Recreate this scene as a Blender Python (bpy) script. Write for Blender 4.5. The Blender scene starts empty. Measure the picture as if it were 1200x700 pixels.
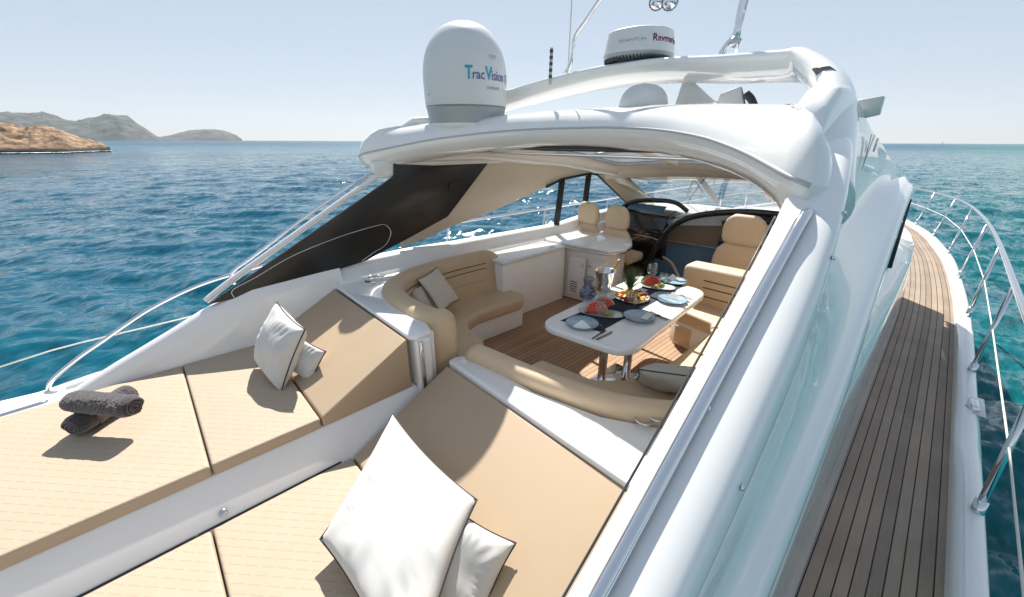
import bpy, bmesh, math, random
import numpy as np
from mathutils import Vector, Matrix, noise
random.seed(7)
sc = bpy.context.scene
COL = sc.collection
R = math.radians
Z0 = 3.8                      # camera height above the water; all hull numbers below are metres from the lens

# ------------------------------------------------------------------ camera, sky, sun, exposure
F, VH = 456.0, 184.0
PITCH = math.atan(VH / F); YAW = math.atan(525 / math.hypot(F, VH)); ROLL = R(0.25)
cam = bpy.data.cameras.new('camera'); co = bpy.data.objects.new('camera', cam); COL.objects.link(co)
cam.sensor_width = 36; cam.lens = 36 * F / 1200; cam.clip_start = .02; cam.clip_end = 40000
co.matrix_world = (Matrix.Translation((0, 0, Z0)) @ Matrix.Rotation(YAW, 4, 'Z') @
                   Matrix.Rotation(math.pi / 2 - PITCH, 4, 'X') @ Matrix.Rotation(ROLL, 4, 'Z'))
sc.camera = co
SUN_AZ, SUN_EL = R(50), R(49)     # azimuth to port of the bow
sdir = Vector((-math.sin(SUN_AZ) * math.cos(SUN_EL), math.cos(SUN_AZ) * math.cos(SUN_EL), math.sin(SUN_EL)))
world = bpy.data.worlds.new('World'); sc.world = world; world.use_nodes = True
wn = world.node_tree; bg = wn.nodes['Background']
sky = wn.nodes.new('ShaderNodeTexSky'); sky.sky_type = 'NISHITA'; sky.sun_disc = False
sky.sun_elevation = SUN_EL; sky.sun_rotation = -SUN_AZ
sky.air_density = 0.9; sky.dust_density = 0.15; sky.ozone_density = 1.6; sky.altitude = 600
gm = wn.nodes.new('ShaderNodeGamma'); gm.inputs[1].default_value = .30      # softens the contrast between zenith and horizon glow
tn = wn.nodes.new('ShaderNodeMix'); tn.data_type = 'RGBA'; tn.blend_type = 'MULTIPLY'; tn.inputs[0].default_value = 1; tn.inputs[7].default_value = (.955, .985, 1.04, 1)
wn.links.new(sky.outputs[0], gm.inputs[0]); wn.links.new(gm.outputs[0], tn.inputs[6]); wn.links.new(tn.outputs[2], bg.inputs[0]); bg.inputs[1].default_value = 0.146
sun = bpy.data.lights.new('sun', 'SUN'); sun.energy = 2.85; sun.angle = R(.53); sun.color = (1, .955, .88)
so = bpy.data.objects.new('sun', sun); COL.objects.link(so); so.location = (0, 0, 60)
so.rotation_euler = sdir.to_track_quat('Z', 'Y').to_euler()
sc.view_settings.view_transform = 'Standard'; sc.view_settings.look = 'None'
sc.view_settings.exposure = 1.58; sc.view_settings.gamma = 1
sc.render.engine = 'CYCLES'
sc.cycles.use_denoising = True
sc.cycles.max_bounces = 10; sc.cycles.transparent_max_bounces = 16
sc.cycles.caustics_reflective = False; sc.cycles.caustics_refractive = False
sc.cycles.sample_clamp_indirect = 12; sc.cycles.diffuse_bounces = 7; sc.cycles.max_bounces = 12

# ------------------------------------------------------------------ pixel -> ray of the measured camera (for reading sizes off the photo)
def ray(x, y):
    u, v = x - 600, 350 - y
    c, s = math.cos(ROLL), math.sin(ROLL)
    u, v = u * c - v * s, u * s + v * c
    up = v * math.cos(PITCH) - F * math.sin(PITCH); fw = F * math.cos(PITCH) + v * math.sin(PITCH)
    return Vector((u * math.cos(YAW) - fw * math.sin(YAW), u * math.sin(YAW) + fw * math.cos(YAW), up))
def at(x, y, X=None, Y=None, z=None):
    r = ray(x, y)
    if X is not None: return r * (X / r.x)
    if Y is not None: return r * (Y / r.y)
    return r * (z / r.z)

# ------------------------------------------------------------------ materials
def mat(name, col, rough=.5, metal=0, coat=0, spec=.5, var=0, vscale=8, bump=0, bscale=60, sheen=0, coat_r=.05):
    m = bpy.data.materials.new(name); m.use_nodes = True; nt = m.node_tree; b = nt.nodes['Principled BSDF']
    b.inputs['Base Color'].default_value = (*col, 1); b.inputs['Roughness'].default_value = rough
    b.inputs['Metallic'].default_value = metal; b.inputs['Coat Weight'].default_value = coat
    b.inputs['Coat Roughness'].default_value = coat_r; b.inputs['Specular IOR Level'].default_value = spec
    if sheen: b.inputs['Sheen Weight'].default_value = sheen
    tc = nt.nodes.new('ShaderNodeTexCoord')
    if var:
        n = nt.nodes.new('ShaderNodeTexNoise'); n.inputs['Scale'].default_value = vscale; n.inputs['Detail'].default_value = 6
        nt.links.new(tc.outputs['Object'], n.inputs['Vector'])
        mx = nt.nodes.new('ShaderNodeMix'); mx.data_type = 'RGBA'
        mx.inputs[6].default_value = (*[c * (1 - var) for c in col], 1); mx.inputs[7].default_value = (*[min(1, c * (1 + var)) for c in col], 1)
        nt.links.new(n.outputs[0], mx.inputs[0]); nt.links.new(mx.outputs[2], b.inputs['Base Color'])
        mr = nt.nodes.new('ShaderNodeMapRange'); mr.inputs[3].default_value = rough * .8; mr.inputs[4].default_value = min(1, rough * 1.25)
        nt.links.new(n.outputs[0], mr.inputs[0]); nt.links.new(mr.outputs[0], b.inputs['Roughness'])
    if bump:
        n2 = nt.nodes.new('ShaderNodeTexNoise'); n2.inputs['Scale'].default_value = bscale; n2.inputs['Detail'].default_value = 5
        nt.links.new(tc.outputs['Object'], n2.inputs['Vector'])
        bp = nt.nodes.new('ShaderNodeBump'); bp.inputs['Strength'].default_value = 1; bp.inputs['Distance'].default_value = bump
        nt.links.new(n2.outputs[0], bp.inputs['Height']); nt.links.new(bp.outputs[0], b.inputs['Normal'])
    return m

GEL = mat('white_gelcoat', (.80, .80, .785), .16, coat=.6, var=.03, vscale=3, coat_r=.04)
GELM = mat('satin_gelcoat', (.84, .825, .80), .38, var=.04, vscale=5)
DECKW = mat('grip_gelcoat', (.72, .72, .72), .6, var=.04, vscale=40, bump=.0008, bscale=400)
HEAD = mat('headliner', (.80, .735, .65), .55, var=.05, vscale=6)
BEIGEW = mat('cream_lining', (.70, .61, .49), .45, var=.04, vscale=4)
LEATH = mat('tan_leather', (.57, .42, .265), .5, var=.07, vscale=9, bump=.0006, bscale=240, sheen=.1)
LEATHL = mat('light_tan_leather', (.62, .47, .31), .5, var=.07, vscale=9, bump=.0006, bscale=240, sheen=.1)
PIPE = mat('dark_piping', (.02, .018, .02), .6)
COTTON = mat('white_cotton', (.56, .555, .535), .85, var=.03, vscale=14, bump=.0004, bscale=120, sheen=.3)
CREAM = mat('cream_canvas', (.58, .50, .40), .85, var=.05, vscale=14, bump=.001, bscale=60, sheen=.3)
GREYC = mat('grey_canvas', (.44, .42, .37), .85, var=.06, vscale=14, bump=.002, bscale=30, sheen=.2)
TOWEL = mat('charcoal_terry', (.050, .038, .040), 1, var=.35, vscale=160, bump=.006, bscale=260, sheen=.5)
TOWEL2 = mat('charcoal_terry_hem', (.16, .14, .135), 1, var=.2, vscale=160, bump=.003, bscale=260)
STEEL = mat('polished_steel', (.72, .73, .75), .09, metal=1, var=.05, vscale=30)
BRUSH = mat('brushed_steel', (.55, .55, .56), .28, metal=1)
BLACKP = mat('black_buttress_panel', (.014, .0135, .013), .33, coat=.12)
BLACK = mat('black_rubber', (.012, .012, .013), .5)
DASH = mat('gloss_black_dash', (.012, .014, .018), .12, coat=.5, coat_r=.04)
DARKG = mat('dark_grey_plastic', (.05, .055, .06), .45)
RADW = mat('radome_white', (.66, .67, .67), .35, var=.02, vscale=3)
RADG = mat('radome_grey', (.36, .39, .41), .4)
CANW = mat('white_cover', (.70, .69, .67), .7, var=.05, vscale=10, bump=.003, bscale=18)
BLUEG = mat('blue_grey_door', (.10, .19, .30), .1, coat=.4)
BROWNG = mat('smoked_brown_door', (.20, .155, .11), .12, coat=.3)
PLATEW = mat('glazed_white', (.78, .79, .80), .15, coat=.4)
PLATEB = mat('glazed_pale_blue', (.30, .42, .52), .18, coat=.4, var=.25, vscale=35)
PLATEG = mat('glazed_pale_green', (.50, .60, .52), .2, coat=.4)
LINEN = mat('white_linen', (.82, .82, .82), .9, bump=.0006, bscale=300)
NAVY = mat('navy_runner', (.022, .030, .048), .9, var=.2, vscale=120, bump=.0005, bscale=500)
RED = mat('watermelon_flesh', (.62, .05, .035), .4, var=.25, vscale=50)
RIND = mat('melon_rind', (.05, .14, .03), .4, var=.4, vscale=25)
RINDW = mat('melon_white_rind', (.62, .62, .42), .5)
SEED = mat('melon_seed', (.015, .01, .008), .3)
ORANGE = mat('orange_fruit', (.75, .28, .03), .4, var=.2, vscale=40)
YELLOW = mat('pineapple_flesh', (.75, .50, .08), .45, var=.15, vscale=60)
KIWI = mat('lime_green_fruit', (.28, .30, .05), .5, var=.3, vscale=40)
GRAPE = mat('dark_red_fruit', (.22, .02, .02), .35, var=.3, vscale=40)
LEAF = mat('pineapple_leaf', (.055, .12, .045), .5, var=.4, vscale=30)
GOLD = mat('gold_foil', (.65, .40, .14), .3, metal=.9, bump=.001, bscale=120)
SILV = mat('grey_metal_paint', (.45, .46, .47), .4)
SMOKE = mat('smoked_lens', (.10, .10, .10), .12, coat=.5)
INKD = mat('dark_lettering', (.04, .05, .09), .5); INKC = mat('teal_lettering', (.02, .32, .46), .5)
INKN = mat('navy_lettering', (.10, .13, .33), .5); INKR = mat('plum_lettering', (.16, .01, .05), .5)
INKG = mat('grey_lettering', (.33, .34, .36), .5)
ROPE = mat('white_wire_cover', (.72, .69, .62), .5)
SOLE = mat('sink_dark', (.04, .04, .04), .3)
INKG2 = mat('logo_grey', (.16, .19, .24), .25, metal=.3)

def glass(name, tint=(1, 1, 1), refl=1.45, extra=.0):
    m = bpy.data.materials.new(name); m.use_nodes = True; nt = m.node_tree; nt.nodes.clear()
    o = nt.nodes.new('ShaderNodeOutputMaterial'); mx = nt.nodes.new('ShaderNodeMixShader')
    t = nt.nodes.new('ShaderNodeBsdfTransparent'); t.inputs[0].default_value = (*tint, 1)
    g = nt.nodes.new('ShaderNodeBsdfGlossy'); g.inputs['Roughness'].default_value = .02
    lw = nt.nodes.new('ShaderNodeLayerWeight'); lw.inputs[0].default_value = .5
    pw = nt.nodes.new('ShaderNodeMath'); pw.operation = 'POWER'; pw.inputs[1].default_value = 5; nt.links.new(lw.outputs['Facing'], pw.inputs[0])
    ad = nt.nodes.new('ShaderNodeMath'); ad.operation = 'MULTIPLY_ADD'; ad.inputs[1].default_value = .9; ad.inputs[2].default_value = .03 + extra; ad.use_clamp = True
    nt.links.new(pw.outputs[0], ad.inputs[0]); nt.links.new(ad.outputs[0], mx.inputs[0])
    nt.links.new(t.outputs[0], mx.inputs[1]); nt.links.new(g.outputs[0], mx.inputs[2]); nt.links.new(mx.outputs[0], o.inputs[0])
    return m
WGLASS = glass('window_glass', (.93, .95, .96)); DGLASS = glass('dark_side_glass', (.16, .20, .21), 1.5, .04)
GLASS = glass('wine_glass', (.93, .95, .96), 1.5, .04); SGLASS = glass('smoky_carafe_glass', (.76, .79, .86), 1.5, .03)
SKYL = glass('skylight_glass', (.35, .45, .55), 1.5, .05)

def teak(name, c1, c2, caulk, w, cw=.09, rough=.7, axis=0, uv=True, off=0.0):
    m = bpy.data.materials.new(name); m.use_nodes = True; nt = m.node_tree; b = nt.nodes['Principled BSDF']
    N = nt.nodes.new; L = nt.links.new
    tc = N('ShaderNodeTexCoord'); sp = N('ShaderNodeSeparateXYZ'); L(tc.outputs['UV' if uv else 'Object'], sp.inputs[0])
    dv = N('ShaderNodeMath'); dv.operation = 'MULTIPLY_ADD'; dv.inputs[1].default_value = 1 / w; dv.inputs[2].default_value = off; L(sp.outputs[axis], dv.inputs[0])
    fr = N('ShaderNodeMath'); fr.operation = 'FRACT'; L(dv.outputs[0], fr.inputs[0])
    lt = N('ShaderNodeMath'); lt.operation = 'LESS_THAN'; lt.inputs[1].default_value = cw; L(fr.outputs[0], lt.inputs[0])
    fl = N('ShaderNodeMath'); fl.operation = 'FLOOR'; L(dv.outputs[0], fl.inputs[0])
    wn_ = N('ShaderNodeTexWhiteNoise'); wn_.noise_dimensions = '1D'; L(fl.outputs[0], wn_.inputs['W'])
    mp = N('ShaderNodeMapping'); L(tc.outputs['UV' if uv else 'Object'], mp.inputs[0])
    sc3 = [3.0, 3.0, 3.0]; sc3[axis] = 90.0; mp.inputs['Scale'].default_value = sc3
    ns = N('ShaderNodeTexNoise'); ns.inputs['Scale'].default_value = 1.6; ns.inputs['Detail'].default_value = 8; ns.inputs['Roughness'].default_value = .65; L(mp.outputs[0], ns.inputs[0])
    n2 = N('ShaderNodeTexNoise'); n2.inputs['Scale'].default_value = 2.2; n2.inputs['Detail'].default_value = 5; L(tc.outputs['UV' if uv else 'Object'], n2.inputs[0])
    a1 = N('ShaderNodeMath'); a1.operation = 'MULTIPLY_ADD'; a1.inputs[1].default_value = .35; L(wn_.outputs[0], a1.inputs[0])
    a0 = N('ShaderNodeMath'); a0.operation = 'MULTIPLY_ADD'; a0.inputs[1].default_value = .6; L(ns.outputs[0], a0.inputs[0])
    a2 = N('ShaderNodeMath'); a2.operation = 'MULTIPLY_ADD'; a2.inputs[1].default_value = .9; a2.inputs[2].default_value = -.42; L(n2.outputs[0], a2.inputs[0])
    L(a2.outputs[0], a0.inputs[2]); L(a0.outputs[0], a1.inputs[2])
    mx = N('ShaderNodeMix'); mx.data_type = 'RGBA'; mx.inputs[6].default_value = (*c1, 1); mx.inputs[7].default_value = (*c2, 1); L(a1.outputs[0], mx.inputs[0])
    m2 = N('ShaderNodeMix'); m2.data_type = 'RGBA'; m2.inputs[7].default_value = (*caulk, 1); L(lt.outputs[0], m2.inputs[0]); L(mx.outputs[2], m2.inputs[6])
    L(m2.outputs[2], b.inputs['Base Color']); b.inputs['Roughness'].default_value = rough
    h = N('ShaderNodeMath'); h.operation = 'SUBTRACT'; L(ns.outputs[0], h.inputs[0]); L(lt.outputs[0], h.inputs[1])
    bp = N('ShaderNodeBump'); bp.inputs['Distance'].default_value = .0012; bp.inputs['Strength'].default_value = .7; L(h.outputs[0], bp.inputs['Height']); L(bp.outputs[0], b.inputs['Normal'])
    return m
TEAKD = teak('weathered_teak', (.16, .118, .088), (.41, .31, .225), (.008, .008, .008), .054, .11, off=.0)
TEAKF = teak('cockpit_teak', (.24, .135, .07), (.50, .31, .18), (.03, .02, .015), .052, .10, uv=False, axis=0)

def quilt(name, col, dcol, ang=43):
    m = bpy.data.materials.new(name); m.use_nodes = True; nt = m.node_tree; b = nt.nodes['Principled BSDF']
    N = nt.nodes.new; L = nt.links.new
    tc = N('ShaderNodeTexCoord'); mp = N('ShaderNodeMapping'); mp.vector_type = 'TEXTURE'; mp.inputs['Rotation'].default_value = (0, 0, R(ang)); L(tc.outputs['Object'], mp.inputs[0])
    sp = N('ShaderNodeSeparateXYZ'); L(mp.outputs[0], sp.inputs[0])
    def fract(src, mul, add=None):
        a = N('ShaderNodeMath'); a.operation = 'MULTIPLY_ADD'; a.inputs[1].default_value = mul; L(src, a.inputs[0])
        if add is not None: L(add, a.inputs[2])
        else: a.inputs[2].default_value = 0
        f_ = N('ShaderNodeMath'); f_.operation = 'FRACT'; L(a.outputs[0], f_.inputs[0]); return a, f_
    a1, f1 = fract(sp.outputs[1], 1 / .042)
    fl = N('ShaderNodeMath'); fl.operation = 'FLOOR'; L(a1.outputs[0], fl.inputs[0])
    wnn = N('ShaderNodeTexWhiteNoise'); wnn.noise_dimensions = '1D'; L(fl.outputs[0], wnn.inputs['W'])
    a2, f2 = fract(sp.outputs[0], 1 / .085, wnn.outputs[0])
    l1 = N('ShaderNodeMath'); l1.operation = 'LESS_THAN'; l1.inputs[1].default_value = .13; L(f1.outputs[0], l1.inputs[0])
    l2 = N('ShaderNodeMath'); l2.operation = 'LESS_THAN'; l2.inputs[1].default_value = .72; L(f2.outputs[0], l2.inputs[0])
    mu = N('ShaderNodeMath'); mu.operation = 'MULTIPLY'; L(l1.outputs[0], mu.inputs[0]); L(l2.outputs[0], mu.inputs[1])
    no = N('ShaderNodeTexNoise'); no.inputs['Scale'].default_value = 5; no.inputs['Detail'].default_value = 6; L(tc.outputs['Object'], no.inputs[0])
    ge = N('ShaderNodeNewGeometry'); sn = N('ShaderNodeSeparateXYZ'); L(ge.outputs['True Normal'], sn.inputs[0])
    gt = N('ShaderNodeMath'); gt.operation = 'GREATER_THAN'; gt.inputs[1].default_value = .8; L(sn.outputs[2], gt.inputs[0])
    m3 = N('ShaderNodeMath'); m3.operation = 'MULTIPLY'; L(mu.outputs[0], m3.inputs[0]); L(gt.outputs[0], m3.inputs[1])
    base = N('ShaderNodeMix'); base.data_type = 'RGBA'; base.inputs[6].default_value = (*[c * .93 for c in col], 1); base.inputs[7].default_value = (*[c * 1.06 for c in col], 1); L(no.outputs[0], base.inputs[0])
    mx = N('ShaderNodeMix'); mx.data_type = 'RGBA'; mx.inputs[7].default_value = (*dcol, 1); L(base.outputs[2], mx.inputs[6]); L(m3.outputs[0], mx.inputs[0])
    L(mx.outputs[2], b.inputs['Base Color']); b.inputs['Roughness'].default_value = .7
    iv = N('ShaderNodeMath'); iv.operation = 'SUBTRACT'; iv.inputs[0].default_value = 0; L(m3.outputs[0], iv.inputs[1])
    bp = N('ShaderNodeBump'); bp.inputs['Distance'].default_value = .002; bp.inputs['Strength'].default_value = .5; L(iv.outputs[0], bp.inputs['Height']); L(bp.outputs[0], b.inputs['Normal'])
    return m
QUILT = quilt('quilted_sunpad', (.435, .345, .252), (.375, .297, .218))
PADS = mat('plain_sunpad', (.44, .33, .22), .6, var=.05, vscale=5, bump=.0005, bscale=300)

# ------------------------------------------------------------------ object helpers
ROOTS = {}
def link(name, me, m=None, parent=None, base=None):
    o = bpy.data.objects.new(name, me); COL.objects.link(o)
    if me is not None and m is not None and hasattr(me, 'materials'): me.materials.append(m)
    if parent is not None:
        o.parent = parent
        if base is None and parent.get('_b') is not None and parent.parent is None:
            o.location = -Vector(parent['_b'])
    else:
        o.location = Vector((0, 0, Z0))
    return o
def tag(o, label, cat, group=None, kind=None):
    if label: o['label'] = label
    if cat: o['category'] = cat
    if group: o['group'] = group
    if kind: o['kind'] = kind
    return o
def thing(name, base, label, cat, group=None):
    o = bpy.data.objects.new(name, None); COL.objects.link(o); o.empty_display_size = .05
    o['_b'] = list(base); o.location = Vector(base) + Vector((0, 0, Z0))
    return tag(o, label, cat, group)
def single(name, me, m, base, label, cat, group=None):
    for v in me.vertices: v.co -= Vector(base)
    o = link(name, me, m); o.location = Vector(base) + Vector((0, 0, Z0)); return tag(o, label, cat, group)
def struct(name, me, m): return tag(link(name, me, m), None, None, None, 'structure')
def dup(root, loc, rz=None, label=None, group=None):
    r = root.copy(); COL.objects.link(r); r.location = Vector(loc) + Vector((0, 0, Z0))
    if rz is not None: r.rotation_euler = (0, 0, rz)
    if label: r['label'] = label
    if group: r['group'] = group
    for ch in list(root.children):
        c = ch.copy(); COL.objects.link(c); c.parent = r
        for g in list(ch.children):
            d = g.copy(); COL.objects.link(d); d.parent = c
    return r

def mesh(verts, faces, smooth=True, uvs=None):
    me = bpy.data.meshes.new('mesh'); me.from_pydata([tuple(v) for v in verts], [], faces)
    if smooth: me.shade_smooth()
    if uvs is not None:
        l = me.uv_layers.new(name='UVMap')
        for i, lp in enumerate(me.loops): l.data[i].uv = uvs[lp.vertex_index]
    me.update(); return me
def join(*mm):
    V, Fc, sm = [], [], []
    for me in mm:
        o = len(V); V += [v.co.copy() for v in me.vertices]; Fc += [[i + o for i in p.vertices] for p in me.polygons]; sm += [p.use_smooth for p in me.polygons]
    me = mesh(V, Fc, False)
    for p, s in zip(me.polygons, sm): p.use_smooth = s
    return me
def fixn(me):
    bm = bmesh.new(); bm.from_mesh(me); bmesh.ops.remove_doubles(bm, verts=bm.verts, dist=1e-5); bmesh.ops.recalc_face_normals(bm, faces=bm.faces); bm.to_mesh(me); bm.free(); return me
def loft(rows, cu=False, cv=False, capu=False, capv=False, uv=None, smooth=True):
    n, k = len(rows), len(rows[0]); V = [Vector(p) for r in rows for p in r]; Fc = []
    for i in range(n if cu else n - 1):
        for j in range(k if cv else k - 1):
            a, b = i * k + j, i * k + (j + 1) % k; c, d = ((i + 1) % n) * k + (j + 1) % k, ((i + 1) % n) * k + j
            Fc.append((a, b, c, d))
    if capu: Fc.append(tuple(range(k))[::-1]); Fc.append(tuple(range((n - 1) * k, n * k)))
    me = mesh(V, Fc, smooth, uv)
    return fixn(me) if uv is None else me
def cr(pts, n=8, closed=False):
    P = [Vector(p) for p in pts]; out = []; N = len(P)
    rng = range(N) if closed else range(N - 1)
    for i in rng:
        p0 = P[(i - 1) % N] if closed or i > 0 else P[0] * 2 - P[1]; p1 = P[i]; p2 = P[(i + 1) % N]
        p3 = P[(i + 2) % N] if closed or i + 2 < N else P[-1] * 2 - P[-2]
        for t in range(n):
            t /= n; out.append(.5 * ((2 * p1) + (p2 - p0) * t + (2 * p0 - 5 * p1 + 4 * p2 - p3) * t * t + (3 * p1 - p0 - 3 * p2 + p3) * t ** 3))
    if not closed: out.append(P[-1])
    return out
def tube(pts, r, seg=10, n=6, curve=True, closed=False, radii=None, flat=1.0, caps=True):
    P = cr(pts, n, closed) if curve and len(pts) > 2 else [Vector(p) for p in pts]
    rows = []; N = len(P); up = None
    for i, p in enumerate(P):
        t = (P[(i + 1) % N] - P[i - 1]) if closed else (P[min(i + 1, N - 1)] - P[max(i - 1, 0)])
        t.normalize()
        if up is None: up = t.orthogonal().normalized()
        up = (up - t * up.dot(t)).normalized(); s = t.cross(up)
        rr = r if radii is None else np.interp(i / (N - 1), np.linspace(0, 1, len(radii)), radii)
        rows.append([p + (up * math.cos(a) + s * math.sin(a) * flat) * rr for a in np.linspace(0, 2 * math.pi, seg, endpoint=False)])
    return loft(rows, cu=closed, cv=True, capu=not closed and caps)
def lathe(prof, seg=32, c=(0, 0, 0), cap=False):
    rows = [[Vector((c[0] + r * math.cos(a), c[1] + r * math.sin(a), c[2] + z)) for a in np.linspace(0, 2 * math.pi, seg, endpoint=False)] for r, z in prof]
    return loft(rows, cv=True, capu=cap)
def prism(outline, z0, z1, bev=0, seg=3, axis='z', c=0):
    """outline of 2D points extruded; axis z: (x,y), axis x: (y,z) with x from z0 to z1, axis y: (x,z)"""
    def mk(a, b, w): return (a, b, w) if axis == 'z' else ((w, a, b) if axis == 'x' else (a, w, b))
    bm = bmesh.new(); lo = [bm.verts.new(mk(a, b, z0)) for a, b in outline]; hi = [bm.verts.new(mk(a, b, z1)) for a, b in outline]
    bm.faces.new(lo[::-1]); bm.faces.new(hi); n = len(lo)
    for i in range(n): bm.faces.new((lo[i], lo[(i + 1) % n], hi[(i + 1) % n], hi[i]))
    bmesh.ops.recalc_face_normals(bm, faces=bm.faces)
    if bev:
        es = [e for e in bm.edges if len(e.link_faces) == 2 and e.calc_face_angle(0) > R(25)]
        bmesh.ops.bevel(bm, geom=es, offset=bev, segments=seg, affect='EDGES', profile=.5, clamp_overlap=True)
    me = bpy.data.meshes.new('mesh'); bm.to_mesh(me); bm.free(); smooth_angle(me, 50 if bev else 30); return me
def smooth_angle(me, deg):
    bm = bmesh.new(); bm.from_mesh(me)
    for f_ in bm.faces: f_.smooth = True
    for e in bm.edges: e.smooth = not (len(e.link_faces) == 2 and e.calc_face_angle(0) > R(deg))
    bm.to_mesh(me); bm.free(); return me
def box(x0, x1, y0, y1, z0, z1, bev=.004, seg=2): return prism([(x0, y0), (x1, y0), (x1, y1), (x0, y1)], z0, z1, bev, seg)
def cushion(corners, zb, zt, bev=.035, puff=.012, n=14, mseg=4):
    """soft pad: four plan corners with top heights zt (4) and bottom heights zb (4)"""
    C = [Vector(c) for c in corners]
    bm = bmesh.new(); zb = zb if hasattr(zb, '__len__') else [zb] * 4; zt = zt if hasattr(zt, '__len__') else [zt] * 4
    lo = [bm.verts.new((c.x, c.y, z)) for c, z in zip(C, zb)]; hi = [bm.verts.new((c.x, c.y, z)) for c, z in zip(C, zt)]
    bm.faces.new(lo[::-1]); bm.faces.new(hi)
    for i in range(4): bm.faces.new((lo[i], lo[(i + 1) % 4], hi[(i + 1) % 4], hi[i]))
    bmesh.ops.recalc_face_normals(bm, faces=bm.faces)
    bmesh.ops.bevel(bm, geom=bm.edges[:], offset=bev, segments=mseg, affect='EDGES', profile=.6, clamp_overlap=True)
    me = bpy.data.meshes.new('mesh'); bm.to_mesh(me); bm.free(); smooth_angle(me, 60); return me
def pillow(w, h, t, seed=0, n=34, pinch=.10):
    """square scatter cushion lying in its local xy plane, corners drawn out"""
    V, Fc, rim = [], [], []
    rnd = Vector((seed * 3.1, seed * 1.7, 0))
    for side in (1, -1):
        for i in range(n + 1):
            for j in range(n + 1):
                u, v = 2 * i / n - 1, 2 * j / n - 1
                x = u * (1 - pinch * (1 - v * v) ** 1.0 * abs(u) ** 2.0); y = v * (1 - pinch * (1 - u * u) * abs(v) ** 2)
                e = max(0, (1 - u ** 2) * (1 - v ** 2)); z = t / 2 * e ** .42
                p = Vector((x * w / 2, y * h / 2, 0))
                wr = noise.noise(Vector((p.x * 7, p.y * 7, side * 5)) + rnd) * .020 + noise.noise(Vector((p.x * 19 + 3, p.y * 11, side)) + rnd) * .0035
                d = max(abs(u), abs(v)); ang = math.atan2(v, u)
                rad = math.sin(ang * 22 + noise.noise(p * 6 + rnd) * 6) * .007 * max(0, d - .45) * (1 - d) * 6
                z += (wr + rad) * min(1, e * 3)
                V.append((p.x, p.y, side * z))
    k = (n + 1) ** 2
    for s in (0, 1):
        for i in range(n):
            for j in range(n):
                a = s * k + i * (n + 1) + j; q = (a, a + n + 1, a + n + 2, a + 1); Fc.append(q if s == 0 else q[::-1])
    me = fixn(mesh(V, Fc))
    for i in range(n): rim.append(V[i * (n + 1)])
    for j in range(n): rim.append(V[n * (n + 1) + j])
    for i in range(n, 0, -1): rim.append(V[i * (n + 1) + n])
    for j in range(n, 0, -1): rim.append(V[j])
    return me, rim
def text_mesh(s, size, ext=.001, bold=0, sx=1.0, align='CENTER'):
    cu = bpy.data.curves.new('t', 'FONT'); cu.body = s; cu.size = size; cu.extrude = ext; cu.offset = bold; cu.align_x = align; cu.resolution_u = 3
    o = bpy.data.objects.new('t', cu); COL.objects.link(o); dg = bpy.context.evaluated_depsgraph_get()
    me = bpy.data.meshes.new_from_object(o.evaluated_get(dg)); bpy.data.objects.remove(o); me.materials.clear()
    for v in me.vertices: v.co.x *= sx
    return me
def subdiv(me, cuts=1, maxlen=.02):
    bm = bmesh.new(); bm.from_mesh(me)
    bmesh.ops.triangulate(bm, faces=bm.faces)
    for _ in range(3):
        es = [e for e in bm.edges if e.calc_length() > maxlen]
        if not es: break
        bmesh.ops.subdivide_edges(bm, edges=es, cuts=1)
        bmesh.ops.triangulate(bm, faces=bm.faces)
    bm.to_mesh(me); bm.free(); return me
def xf(me, M):
    me.transform(M); return me
def frame_from(o, xdir, zdir):
    x = Vector(xdir).normalized(); z = Vector(zdir); z = (z - x * z.dot(x)).normalized(); y = z.cross(x)
    return Matrix(((x.x, y.x, z.x, o[0]), (x.y, y.y, z.y, o[1]), (x.z, y.z, z.z, o[2]), (0, 0, 0, 1)))
def itp(y, tbl):
    return float(np.interp(y, [t[0] for t in tbl], [t[1] for t in tbl]))

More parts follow.
